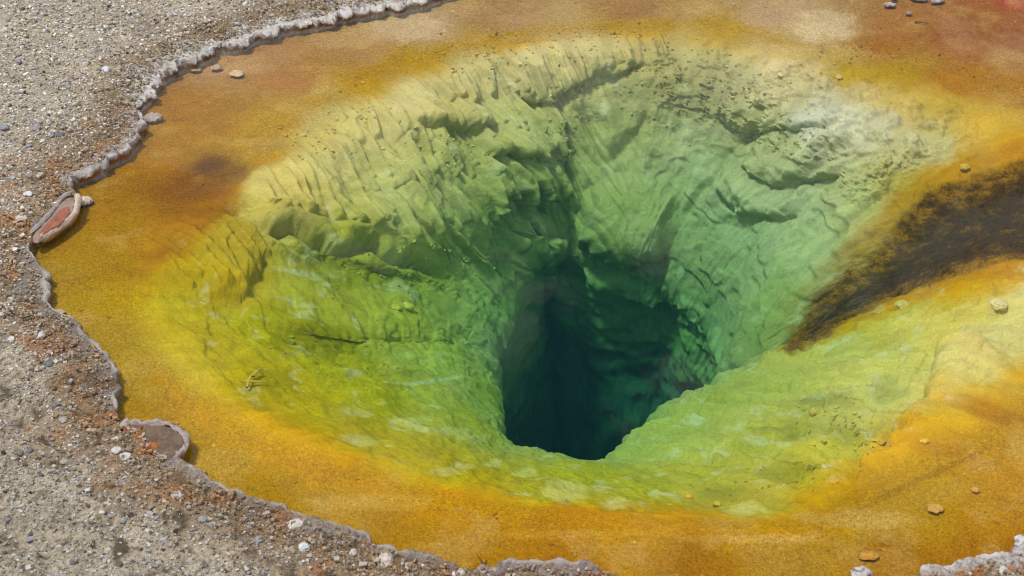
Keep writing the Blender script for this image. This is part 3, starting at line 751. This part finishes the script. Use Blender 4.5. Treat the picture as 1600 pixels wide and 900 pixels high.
def in_poly(Q, W):
    r = np.zeros(len(Q), bool)
    for a_, b_ in zip(W, np.roll(W, -1, 0)):
        r ^= ((a_[1] > Q[:, 1]) != (b_[1] > Q[:, 1])) & (Q[:, 0] < (b_[0] - a_[0]) * (Q[:, 1] - a_[1]) / (b_[1] - a_[1] + 1e-12) + a_[0])
    return r
PUDDLE = [(116,308),(119,322),(111,338),(95,351),(76,363),(58,374),(50,370),(60,356),(72,343),(84,330),(94,318),(104,308)]
TRAY = [(200,664),(235,664),(262,666),(283,677),(289,690),(283,705),(266,713),(250,708),(236,699),(222,684)]
TRAYS = [PUDDLE, TRAY]
NG = 150000
Q = np.stack([rng.uniform(-4.2, 3.4, NG * 6), rng.uniform(5.0, 12.2, NG * 6)], -1)
Q = Q[in_view(Q)]; Q = Q[~inside(Q)]
d = shore_dist(Q); k = d > 0.012; Q, d = Q[k], d[k]
for poly in TRAYS:
    k = ~in_poly(Q, at(*np.array(poly, float).T, .03)[:, :2]); Q, d = Q[k], d[k]
if len(Q) > 92000: Q, d = Q[:92000], d[:92000]
bare = sst(.03, .22, fbm(np.c_[Q, np.zeros(len(Q))] * 9 + 20, 4, .7)) * sst(7.6, 6.6, Q[:, 1])
k = rng.uniform(0, 1, len(Q)) > bare * .75; Q, d = Q[k], d[k]
z = ground_z(Q, d) + np.where((d < .2) & (rng.uniform(0, 1, len(Q)) < .6), .015, 0)
gcol, org = ground_colour(Q, d)
pal = lin(np.array([(236, 231, 222), (216, 208, 192), (194, 181, 158), (170, 157, 134), (180, 182, 188), (132, 133, 138), (102, 90, 72), (66, 58, 48), (240, 237, 232), (194, 177, 148)]))
pk = rng.choice(len(pal), len(Q), p=[.17, .15, .14, .11, .11, .07, .06, .05, .08, .06])
cc = pal[pk] * (1 - .30 * sst(7.6, 6.0, Q[:, 1]))[:, None] * rng.uniform(.55, 1.15, (len(Q), 1)) * (1 + .4 * fbm(np.c_[Q, np.zeros(len(Q))] * 3 + 140, 4, .6))[:, None]
mixk = np.clip(0.2 + 0.5 * (1 - sst(.05, .35, d)) + 0.35 * org, 0, .9)
keep = rng.uniform(0, 1, len(Q)) < 0.16
mixk = np.where(keep, mixk * 0.2, mixk)[:, None]
cc = cc * (1 - mixk) + gcol * 1.15 * mixk
sz = np.exp(rng.normal(math.log(0.0098), 0.45, len(Q))).clip(.005, .032)
gravel = chips(np.c_[Q, z + sz * 0.12], sz, cc, M_GRAIN, 'gravel')
tag(gravel, kind='stuff')

# rubble and crumbs on the slopes of the pool
def crumbs(name, spots, n, size):
    pos, colr, s = [], [], []
    for (x, y, rx, ry, wgt) in spots:
        m = int(n * wgt)
        X = x + rng.normal(0, .45, m) * rx; Y = y + rng.normal(0, .45, m) * ry
        c = np.where((np.abs(pxP - x) < rx * 2) & (np.abs(pyP - y) < ry * 2) & (dpP < dpP[np.argmin((pxP - x) ** 2 + (pyP - y) ** 2)] + .6) & (U < 4))[0]
        if len(c) == 0: continue
        pick = rng.choice(c, m, p=None)
        e = np.exp(-(((pxP[pick] - x) / rx) ** 2 + ((pyP[pick] - y) / ry) ** 2))
        pick = pick[rng.uniform(0, 1, m) < e]
        pos.append(P[pick]); colr.append(COL[pick] * rng.uniform(.75, 1.3, (len(pick), 1))); s.append(np.exp(rng.normal(math.log(size), .45, len(pick))).clip(.005, .05))
    pos = np.vstack(pos) + rng.normal(0, .004, (sum(map(len, pos)), 3)); 
    o_ = chips(pos, np.concatenate(s), np.vstack(colr), M_STONE, name, (.5, 1.0))
    tag(o_, kind='stuff'); return o_
crumbs('rubble', [(1060,140,110,50,.7),(1150,150,90,40,.4),(980,100,60,30,.25),(890,190,25,60,.3),(690,80,60,30,.3),(770,90,70,25,.3),(560,170,50,30,.2),(490,215,60,25,.2),(700,230,60,25,.25),(640,395,60,20,.35),(690,420,50,20,.25),(1240,120,60,20,.25),(1200,205,80,25,.4),(1380,75,80,14,.25),(1450,100,90,20,.2),(900,60,120,18,.3),(1300,650,70,25,.25),(1330,695,50,20,.2),(1240,745,80,20,.2),(1130,775,70,20,.12),(540,580,90,40,.2),(560,430,80,40,.2)], 1500, .013)

# loose flakes lying in the algae of the shelf
m = np.where((U > .12) & (U < 1.02) & (pxB > -60) & (pxB < 1660) & (pyB > -60) & (pyB < 960))[0]
pk_ = rng.choice(m, 2600, replace=False)
pk_ = pk_[rng.uniform(-.35, .5, len(pk_)) < fbm(P[pk_] * 2.2 + 15, 3)]
flake_s = np.exp(rng.normal(math.log(.011), .5, len(pk_))).clip(.004, .03)
fl_ = chips(P[pk_] + np.array([0, 0, .001]), flake_s, COL[pk_] * rng.uniform(.55, 1.35, (len(pk_), 1)), M_STONE, 'shelf_flakes', (.15, .4))
tag(fl_, kind='stuff')

# ------------------------------------------------------------------ crusts along the shore
def ico(sub=2):
    bm = bmesh.new(); bmesh.ops.create_icosphere(bm, subdivisions=sub, radius=1)
    V = np.array([v.co[:] for v in bm.verts]); F = np.array([[v.index for v in f.verts] for f in bm.faces]); bm.free()
    return V, F

def near_shore(px, py):
    q = at(px, py, 0)[:2]
    return int(np.argmin(((SHORE - q) ** 2).sum(1)))

def crust(name, label, a_px, b_px, w_out, w_in, height, knob, top, low, dirt, edge=None, group=None, knob_scale=22, smooth=True):
    i0, i1 = near_shore(*a_px), near_shore(*b_px)
    if i1 < i0: i0, i1 = i1, i0
    if i1 - i0 > NS / 2: i0, i1 = i1 - NS, i0
    s = np.arange(i0, i1 + 0.001, 0.45)
    sm = s % NS
    pos = np.stack([np.interp(sm, np.arange(NS), SHORE[:, k], period=NS) for k in (0, 1)], -1)
    od = np.stack([np.interp(sm, np.arange(NS), OUT[:, k], period=NS) for k in (0, 1)], -1)
    ns = len(s)
    f = np.linspace(0, 1, ns); taper = (np.clip(f / .04, 0, 1) * np.clip((1 - f) / .04, 0, 1)) ** 0.5
    p3 = np.c_[pos, np.zeros(ns)]
    wv = 1 + 2.0 * fbm(p3 * 6 + 8, 4, .6) ; hv = np.clip(1 + 1.6 * fbm(p3 * 8 + 28, 3, .6), .15, 2.2) ; wi = .25 + 2.6 * np.abs(perlin(p3 * 8 + 18)) + .6 * fbm(p3 * 26, 2)
    prof = [(-.25, -.07), (-.55, -.03), (-.85, -.012), (-1, .002), (-1.0, .25), (-.9, .6), (-.7, .85), (-.4, 1.0), (-.1, 1.0)] + [(x, 1 - .9 * x) for x in (.1, .2, .3, .4, .5, .6, .7, .8, .9)] + [(1.0, .0), (1.05, -.6)]
    rows = []
    for x, h in prof:
        off = np.where(x < 0, x * w_in * np.clip(wi, .25, 2), x * w_out * np.clip(wv, .2, 2)) * taper
        q = pos + od * off[:, None]
        if x < 0: zz = np.where(h < 0.1, h, height * h * taper) if h < 0.1 else height * h * hv * taper
        else: zz = height * h * taper * (1 + .4 * fbm(p3 * 4 + 3, 2))
        rows.append(np.c_[q, np.broadcast_to(zz, (ns,))])
    V = np.array(rows)
    g0 = ground_z(V[9:].reshape(-1, 3)[:, :2], shore_dist(V[9:].reshape(-1, 3)[:, :2])).reshape(V[9:].shape[:2])
    g9 = ground_z(V[8][:, :2], np.zeros(ns))
    V[3:9, :, 2] += g9 * np.array([0, .25, .6, .85, 1, 1])[:, None]
    xx = np.array([p[0] for p in prof[9:]])[:, None]
    V[9:, :, 2] = g0 + height * hv * np.clip(1 - xx, 0, 1) ** .8 * taper - .010 * xx ** 2
    V = V.reshape(-1, 3)
    k1 = fbm(V * knob_scale, 4, .6); k2 = np.abs(perlin(V * knob_scale * 2.3 + 4))
    amt = np.repeat(np.array([0, .2, .6, .8, 1, 1, 1, 1, 1] + [1] * 9 + [.5, 0]), ns)
    V[:, 2] += knob * (k1 * 1.2 + .6 * (.3 - k2)) * amt * np.tile(taper, len(prof))
    V[:, :2] += np.stack([fbm(V * knob_scale + 40, 2), fbm(V * knob_scale + 80, 2)], -1) * knob * .8 * amt[:, None]
    hx = np.repeat(np.array([p[0] for p in prof]), ns); hz = np.repeat(np.array([p[1] for p in prof]), ns)
    c = np.tile(lin(top), (len(V), 1)) * (1 + .35 * fbm(V * 30 + 3, 3))[:, None]
    c *= np.where(k2 < .07, .66, 1.0)[:, None] * (1 - .45 * sst(.12, .4, fbm(V * 55 + 70, 3, .7)))[:, None]
    st = sst(.0, .35, fbm(V * 7 + 60, 4, .6) + .9 * sst(.3, 1, hx) - .10)
    c = c * (1 - st[:, None]) + st[:, None] * lin(dirt)
    if edge is not None:
        ed = np.where((hx < -.05) & (hz > .5), .8, 0.0) * sst(-.35, .25, fbm(V * 9 + 5, 3))
        c = c * (1 - ed[:, None]) + ed[:, None] * lin(edge)
    lo = np.where(hx < -.75, 1 - sst(.0, .45, hz + .5 * k1), 0) * (.35 + .65 * sst(-.15, .2, fbm(V * 8 + 33, 3)))
    c = c * (1 - lo[:, None]) + lo[:, None] * lin(low)
    o_ = make_mesh(name, V, grid_faces(len(prof), ns), M_CRUST, c, smooth)
    return tag(o_, label, 'crust', group)

crust('sinter_crust', 'knobbly white sinter crust edging the water along the upper left gravel', (690,-4), (214,172), .17, .04, .008, .026, (204,198,190), (126,70,18), (182,172,156), (222,216,208), knob_scale=34)
crust('sinter_crust', 'broken pale crust stained orange beside the lone grey stone in the water', (214,178), (109,296), .14, .03, .010, .024, (176,166,160), (160,104,48), (166,122,78), (205,196,190), knob_scale=20)
crust('sinter_crust', 'smooth mauve grey crust with white scalloped lip below the red-brown puddle', (48,384), (184,648), .17, .022, .008, .010, (138,127,116), (168,132,85), (112,92,72), (192,184,174), knob_scale=14)
crust('sinter_crust', 'long low mauve crust edging the orange shallows below the tray-shaped crust', (263,724), (722,893), .10, .02, .014, .014, (146,134,122), (132,92,50), (122,98,74), (184,174,162), knob_scale=15)
crust('sinter_crust', 'mauve crust at the bottom edge touching the orange shallows', (742,897), (938,897), .08, .03, .018, .016, (146,132,124), (140,95,50), (118,96,78), (186,174,166), knob_scale=16)
crust('sinter_crust', 'white and orange lumpy crust at the lower right corner', (1440,902), (1640,858), .10, .03, .016, .028, (186,178,172), (160,105,50), (176,116,66), (214,208,204), knob_scale=20)

# ------------------------------------------------------------------ tube-like lips, flat mats
def lip(name, pts, rad, squash, colour, under, mat, parent=None, z=0.02, closed=False, knob=.008, seed=0):
    W = np.array([at(x, y, z)[:2] for x, y in pts])
    n_ = len(W) * 14
    u = np.linspace(0, len(W) if closed else len(W) - 1, n_, endpoint=not closed)
    c_ = catmull(W, u, closed)
    tg = np.gradient(c_, axis=0); tg /= np.linalg.norm(tg, axis=1)[:, None] + 1e-9
    nr = np.stack([tg[:, 1], -tg[:, 0]], -1)
    m_ = 14; V = []
    f = np.linspace(0, 1, n_); tp = np.ones(n_) if closed else np.sqrt(np.clip(np.minimum(f, 1 - f) / .08, 0.02, 1))
    for a in np.linspace(0, 2 * math.pi, m_, endpoint=False):
        r = rad * tp * (1 + .35 * perlin(np.c_[c_ * 14, np.full(n_, a + seed)]))
        V.append(np.c_[c_ + nr * (r * math.cos(a))[:, None], z + r * squash * math.sin(a)])
    V = np.moveaxis(np.array(V), 0, 1)
    nz = np.tile(np.sin(np.linspace(0, 2 * math.pi, m_, endpoint=False)), n_)
    V = V.reshape(-1, 3); V = V + (fbm(V * 30 + seed, 3) * knob)[:, None] * np.array([.5, .5, 1])
    cl = np.tile(lin(colour), (len(V), 1)) * (1 + .3 * fbm(V * 25 + 9, 3))[:, None]
    lo = (1 - sst(-.2, .5, nz + .5 * fbm(V * 12, 2)))[:, None]
    cl = cl * (1 - lo) + lin(under) * lo
    Fq = grid_faces(n_ + 1, m_, True) if closed else grid_faces(n_, m_, True)
    if closed: Fq = Fq % (n_ * m_)
    return make_mesh(name, V, Fq, mat, cl, True, parent)

def mat_patch(name, pts, z, colour, mat, parent=None, rough=.006, dome=0.0):
    W = np.array([at(x, y, z)[:2] for x, y in pts]); n_ = len(W) * 10
    W = catmull(W, np.linspace(0, len(W), n_, endpoint=False), True)
    c0 = W.mean(0); rs = np.concatenate([np.linspace(1, .06, 14)])
    V = np.array([np.c_[c0 + (W - c0) * r, np.full(n_, z + dome * (1 - r * r))] for r in rs]).reshape(-1, 3)
    V[:n_, 2] -= .02
    V[n_:, 2] += fbm(V[n_:] * 20, 3) * rough
    cl = np.tile(lin(colour), (len(V), 1)) * (1 + .45 * fbm(V * 16 + 5, 4, .6))[:, None]
    F = grid_faces(len(rs), n_, True)
    return make_mesh(name, V, F, mat, cl, True, parent)

def empty(name, loc, label, cat, group=None):
    o_ = bpy.data.objects.new(name, None); C.objects.link(o_); o_.location = loc
    o_.empty_display_size = .05
    return tag(o_, label, cat, group)

def adopt(root, *kids):
    for k_ in kids:
        k_.parent = root; k_.matrix_parent_inverse = Matrix.Translation(root.location).inverted()

r1 = empty('sinter_ledge', tuple(at(95, 345, 0)), 'curved cream lip holding a rust red puddle at the left shore', 'ledge')
adopt(r1,
 lip('outer_lip', [(119,305),(122,316),(118,331),(108,344),(93,356),(77,367),(60,375)], .017, 1.6, (216,198,180), (196,140,84), M_CRUST, z=.022, seed=1),
 lip('inner_lip', [(112,300),(100,307),(90,318),(80,332),(66,347),(48,364)], .014, .7, (164,154,148), (150,114,84), M_CRUST, z=.044, seed=2),
 mat_patch('ledge_floor', PUDDLE, .043, (158,136,120), M_CRUST, rough=.008),
 mat_patch('puddle', [(108,322),(110,331),(103,341),(93,350),(80,358),(66,366),(61,363),(70,352),(80,343),(89,333),(98,325)], .052, (146,86,60), M_WET, rough=.003))
r2 = empty('tray_crust', tuple(at(245, 690, 0)), 'tray-shaped mauve crust jutting into the water with orange fringe', 'crust')
adopt(r2,
 lip('rim', [(193,664),(225,663),(262,665),(284,677),(290,690),(285,706),(268,717),(250,712),(236,703),(224,690),(208,676)], .016, 1.2, (180,166,158), (168,116,66), M_CRUST, z=.028, closed=True, seed=3, knob=.024),
 mat_patch('tray_mat', TRAY, .050, (122,102,86), M_CRUST, rough=.022),
 lip('orange_fringe', [(190,668),(206,674),(220,682),(230,694),(245,706)], .020, .6, (170,110,62), (140,90,50), M_CRUST, z=.040, knob=.045, seed=4))

# ------------------------------------------------------------------ stones
ICO2, ICO3 = ico(3), ico(4)
def stone(name, label, cat, px, py, wpx, aspect=.7, tall=.5, colour=(200,196,190), under=None, where='ground', sink=.25, group=None, rough=.22, layers=False, ang=None, col2=None):
    if where == 'ground': p = on_ground(px, py)
    elif where == 'shelf': p = at(px, py, -.03)
    else: p = P[hit_now(px, py)].copy()
    sc_ = F_PX / math.dist(p, (0, 0, CAM_H)); w_ = wpx / sc_ / 2
    V, F = ICO2 if wpx < 24 else ICO3
    o3 = rng.uniform(0, 100, 3)
    n_ = fbm(V * 1.1 + o3, 4, .55); cut = perlin(V * 2.3 + o3)
    V = V * (1 + rough * 1.4 * n_ + .08 * np.round(cut * 3))[:, None]
    V = V * np.array([w_, w_ * aspect / .65, w_ * tall])
    if layers: V[:, 2] += w_ * .12 * np.round(3 * perlin(V / w_ * 2 + o3))
    a = rng.uniform(-.5, .5) if ang is None else ang
    V[:, :2] = V[:, :2] @ np.array([[math.cos(a), math.sin(a)], [-math.sin(a), math.cos(a)]])
    p[2] += w_ * tall * (1 - 2 * sink)
    c = np.tile(lin(colour), (len(V), 1)) * (1 + .4 * fbm(V / w_ * 2.5 + o3, 4, .6))[:, None]
    if col2 is not None:
        k_ = sst(0, .3, fbm(V / w_ * 1.7 + o3 + 9, 3))[:, None]; c = c * (1 - k_) + lin(col2) * k_
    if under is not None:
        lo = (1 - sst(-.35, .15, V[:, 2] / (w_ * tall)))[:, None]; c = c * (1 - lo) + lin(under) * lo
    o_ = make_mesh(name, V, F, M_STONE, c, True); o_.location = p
    return tag(o_, label, cat, group)

pxN, pyN, dpN = project(P)
def hit_now(px, py):
    e = (pxN - px) ** 2 + (pyN - py) ** 2; c = np.where(e < 30)[0]
    if len(c) == 0: return int(np.argmin(e))
    near = c[dpN[c] < dpN[c].min() + .1]; return int(near[np.argmin(e[near])])

BR = (130, 88, 48)
GS = 'stones in the shallow water'
for a in [
 ('layered grey stone standing in the amber shallows beside broken crust', 240, 186, 28, .45, .42, (170,160,150), True, None),
 ('pale cream stone under the shallows right of the other upper left stones', 370, 115, 22, .6, .22, (204,174,132), False, None),
 ('low grey-tan stone in shallows between the cream stone and white crust', 338, 106, 18, .5, .35, (175,150,125), False, None),
 ('flat tan slab barely showing under the water near the white crust', 305, 108, 20, .45, .12, (178,145,105), False, None),
 ('rounded white stone with grey hollow sitting off the tip of the cream lip', 133, 315, 24, .62, .5, (205,190,175), False, (150,128,105)),
 ('white stone touching the dark orange edge of the upper crust', 378, 67, 17, .5, .5, (212,202,190), False, None),
 ('white-topped oval stone in the far rusty shallows', 1390, 8, 17, .5, .4, (190,175,165), False, (120,100,85)),
 ('tiny grey stone in the rusty shallows right of the white-topped oval', 1420, 21, 9, .6, .5, (165,140,125), False, None),
 ('pale flat stone at the top edge, right of the long pale slab', 1465, 2, 22, .4, .35, (196,178,170), False, (130,105,95)),
 ('long pale slab cut by the top edge over the rusty shallows', 1436, -2, 28, .3, .3, (190,175,172), False, None),
 ('small dark stone at the top edge above the white-topped oval', 1397, -1, 12, .4, .4, (130,105,85), False, None),
 ('white stone with brown waterline at the right edge above lumpy crust', 1598, 850, 26, .8, .5, (205,200,200), False, (140,110,85)),
 ('grey-white stone at the bottom edge left of the lumpy crust', 1346, 899, 32, .6, .5, (195,188,188), False, (130,110,105)),
 ('tan stone with shadowed hollow in the orange shallows above the bottom edge', 1358, 868, 30, .45, .14, (190,136,48), False, None),
 ('flat pinkish slab under the orange shallows at lower right', 1461, 794, 24, .6, .10, (196,148,70), False, None),
 ('small pinkish flake under the shallows above the flat pinkish slab', 1524, 765, 12, .7, .12, (198,146,66), False, None),
 ('pale flat slab against the mauve crust in the yellow shallows', 92, 488, 18, .6, .2, (190,165,110), False, None),
 ('tan slab in shallows right of the tray-shaped crust', 313, 738, 18, .5, .2, (196,150,60), False, None),
 ]:
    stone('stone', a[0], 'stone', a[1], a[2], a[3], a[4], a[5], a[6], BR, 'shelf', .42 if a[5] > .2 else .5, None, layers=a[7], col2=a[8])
for (x, y, wd, lb) in [(232,149,12,'second highest of the tan pads at the waterline of the white crust'),(227,156,13,'widest tan pad, middle of the row at the white crust waterline'),
    (222,162,11,'tan pad just below the widest one at the white crust waterline'),(228,143,9,'highest and small tan pad at the waterline of the white crust'),(215,170,9,'lowest tan pad of the row at the white crust waterline')]:
    stone('sinter_pad', lb, 'crust pad', x, y, wd, .6, .18, (176,138,100), (120,74,30), 'shelf', .05, 'tan pads along the waterline', rough=.1)

for a in [
 ('pale lump perched on the ridge beside the dark channel', 1410, 479, 24, .6, .5, (205,180,90)),
 ('yellow lump lying on the near green flank', 1077, 777, 13, .6, .6, (210,160,45)),
 ('olive stone lying on the green right flank below the ridge', 1273, 646, 20, .5, .6, (190,170,60)),
 ('low tan stone under the bright bank at right', 1445, 690, 16, .5, .4, (214,170,50)),
 ('pale rounded boulder on the yellow slope at the right edge', 1560, 478, 26, .7, .5, (212,196,130)),
 ('small stone with dark edge on the far yellow slope', 1310, 122, 12, .6, .6, (196,176,100)),
 ('curled crust fragment on the pale slope above the dark channel', 1507, 262, 16, .6, .6, (205,170,60)),
 ('pale knob of crust on the left green terrace', 620, 483, 18, .6, .6, (190,180,60)),
 ('long pale knob beside the smaller knob on the left green terrace', 637, 481, 22, .5, .5, (196,186,70)),
 ]:
    stone('submerged_stone', a[0], 'stone', a[1], a[2], a[3], a[4], a[5], a[6], None, 'basin', .25)

W_, S_, B_, G_ = (196,191,182), (110,109,110), (146,146,150), (164,158,148)
for lb, x, y, wd, asp, tl, c in [
 ('small white pebble under the left end of the tray-shaped crust', 183, 687, 14, .5, .5, W_),
 ('flat white square pebble, left of a pointed white one, below the tray crust', 182, 704, 17, .65, .35, W_),
 ('pointed white pebble just below the flat square one', 196, 714, 18, .7, .4, W_),
 ('round grey pebble with dark centre below the lower mauve crust', 277, 776, 19, .75, .5, (176,174,172)),
 ('bluish pebble alone on the lower left gravel', 193, 813, 12, 1.0, .6, B_),
 ('grey pebble on gravel left of the white square pebble', 100, 722, 12, .8, .5, G_),
 ('slate pebble near the left edge, lower of the dark pair', 32, 708, 12, .8, .5, S_),
 ('slate pebble right of another slate one near the left edge', 47, 704, 10, .7, .5, S_),
 ('dark grey pebble left of the shore bend above the tray crust', 86, 634, 12, .8, .5, S_),
 ('whitish pebble on gravel left of the mauve crust bend', 99, 657, 12, .8, .5, G_),
 ('bluish pebble below the long low mauve crust', 317, 812, 14, .7, .5, B_),
 ('pale pebble on dark orange grit under the long low crust', 391, 822, 13, .7, .5, G_),
 ('pale blue pebble near the lower left corner', 48, 842, 14, .7, .4, B_),
 ('large white pebble near the mauve crust at mid left', 63, 525, 17, .75, .5, W_),
 ('white pebble at the left edge beside the large white one', 17, 531, 11, 1.0, .5, W_),
 ('slate oval pebble below the large white one at mid left', 77, 569, 14, .7, .5, S_),
 ('elongated cream pebble left of the rust red puddle', 33, 343, 20, .5, .5, W_),
 ('round bluish white pebble above the elongated cream one', 44, 304, 14, .65, .5, (205,206,210)),
 ('narrow white sliver on the orange grit at left edge', 17, 468, 11, 1.3, .4, W_),
 ('white pebble cut by the left edge beside dark crust', 2, 492, 9, .8, .5, W_),
 ('grey pebble on orange grit above the large white pebble', 33, 518, 9, .8, .5, G_),
 ('white angular pebble on the upper gravel right of the footprint', 165, 109, 12, 1.0, .5, (205,206,212)),
 ('blue-grey pebble above the white angular one on upper gravel', 147, 80, 11, .6, .5, B_),
 ('flat grey pebble on gravel above the white upper crust', 325, 33, 14, .5, .4, G_),
 ('thin white flake on gravel left of the flat grey one', 275, 55, 12, .4, .3, W_),
 ('blue-grey pebble, largest of the cluster on the left gravel', 57, 201, 13, .7, .5, B_),
 ('dark grey pebble right of the blue-grey pebble cluster', 94, 212, 12, .7, .6, S_),
 ('small bluish pebble touching the dark grey one in the cluster', 80, 212, 9, .8, .5, B_),
 ('grey pebble at the left edge beside a reddish patch', 6, 200, 14, .7, .5, B_),
 ('pale pebble topmost in the cluster on the left gravel', 61, 191, 11, .6, .5, G_),
 ('bluish pebble below the footprint on upper left gravel', 107, 136, 9, .8, .5, B_),
 ('bluish pebble touching the lower end of the white upper crust', 199, 128, 10, .7, .6, B_),
 ('small grey pebble midway between footprint and pebble cluster', 106, 167, 8, .8, .5, S_),
 ('pale flake under the footprint on the upper left gravel', 91, 133, 9, .5, .4, G_),
 ('small white pebble right of the pebble cluster on gravel', 119, 194, 9, 1.0, .5, G_),
 ('white pebble below the pebble cluster on the left gravel', 66, 221, 8, .8, .5, W_),
 ('small pale pebble right of the flat grey one above the crust', 378, 27, 8, .6, .5, B_),
 ('large white chunk sitting on the long low mauve crust', 463, 822, 24, .7, .6, W_),
 ('upright grey-white pebble below the white chunk', 475, 857, 17, .9, .7, (196,196,196)),
 ('round white pebble on orange grit at bottom centre left', 552, 865, 12, .9, .7, W_),
 ('pale pitted chunk embedded at the lower crust edge', 602, 877, 24, .9, .6, (196,184,172)),
 ('whitish pebble right of the pitted chunk at bottom', 640, 886, 15, .7, .6, W_),
 ('bright white pebble at the bottom edge near the low crust end', 720, 896, 14, .7, .6, W_),
 ('small grey pebble below the upright grey-white one', 484, 869, 11, .5, .5, G_),
 ('pale flat pebble on gravel left of the white chunk', 405, 843, 16, .6, .4, B_),
 ('grey stone chip at the top edge above the white crust', 513, 2, 13, .4, .5, B_),
 ('pale pebble on the lower right crust near the corner', 1566, 893, 18, .8, .6, W_),
 ]:
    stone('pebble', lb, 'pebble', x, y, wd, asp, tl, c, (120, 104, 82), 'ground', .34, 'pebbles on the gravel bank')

# ------------------------------------------------------------------ twigs
def twig(name, label, chains, rad, colour, z0=None, mat=M_STONE):
    root = empty(name, (0, 0, 0), label, 'twig')
    first = None
    for q, ch in enumerate(chains):
        pts = []
        for (x, y, dz) in ch:
            b0 = P[hit_now(x, y)] if z0 is None else (on_ground(x, y) if z0 == 'g' else at(x, y, z0))
            pts.append(b0 + np.array([0, 0, dz]))
        pts = np.array(pts); u = np.linspace(0, len(pts) - 1, 8 * len(pts)); c_ = catmull(pts, u)
        tg = np.gradient(c_, axis=0); tg /= np.linalg.norm(tg, axis=1)[:, None]
        s1 = np.cross(tg, [0, 0, 1.0]); s1 /= np.linalg.norm(s1, axis=1)[:, None] + 1e-9; s2 = np.cross(s1, tg)
        V = []
        for a in np.linspace(0, 2 * math.pi, 8, endpoint=False):
            r = rad * (1 - .6 * np.linspace(0, 1, len(c_))) * (1 + .3 * perlin(c_ * 40 + a))
            V.append(c_ + s1 * (r * math.cos(a))[:, None] + s2 * (r * math.sin(a))[:, None])
        V = np.moveaxis(np.array(V), 0, 1).reshape(-1, 3)
        if q == 0: root.location = pts[0]
        o_ = make_mesh('stem' if q == 0 else 'branch', V, grid_faces(len(c_), 8, True), mat, np.tile(lin(colour), (len(V), 1)) * (1 + .3 * fbm(V * 60, 2))[:, None], True)
        adopt(root, o_)
    return root
twig('branched_twig', 'yellow crusted twig with branches lying on the left terrace', [[(386,612,.02),(393,597,.03),(403,588,.035)], [(396,596,.03),(408,587,.035),(424,590,.03)], [(380,603,.025),(400,603,.025),(418,602,.02)]], .006, (188,172,58))
twig('forked_twig', 'tiny dark forked twig under the orange shallows at the bottom', [[(756,893,.01),(754,882,.012),(748,874,.01)], [(755,884,.012),(762,876,.01)]], .004, (92,58,20))
twig('stick', 'thin dark stick in the far rusty shallows', [[(1430,36,.012),(1442,38,.014),(1450,41,.012)]], .006, (120,78,50))
twig('stick', 'short orange stick pointing at the rust red puddle from the gravel', [[(50,320,.02),(60,329,.02),(68,337,.012)]], .005, (176,130,84), 'g')
twig('stick', 'bent orange stick on the gravel beside the elongated cream pebble', [[(4,338,.015),(18,343,.02),(32,354,.015)]], .006, (176,126,76), 'g')
twig('straw', 'thin straw at the left waterline below the curved cream lip', [[(48,397,.01),(58,394,.012),(70,391,.006)]], .0025, (110,80,30), -.01)
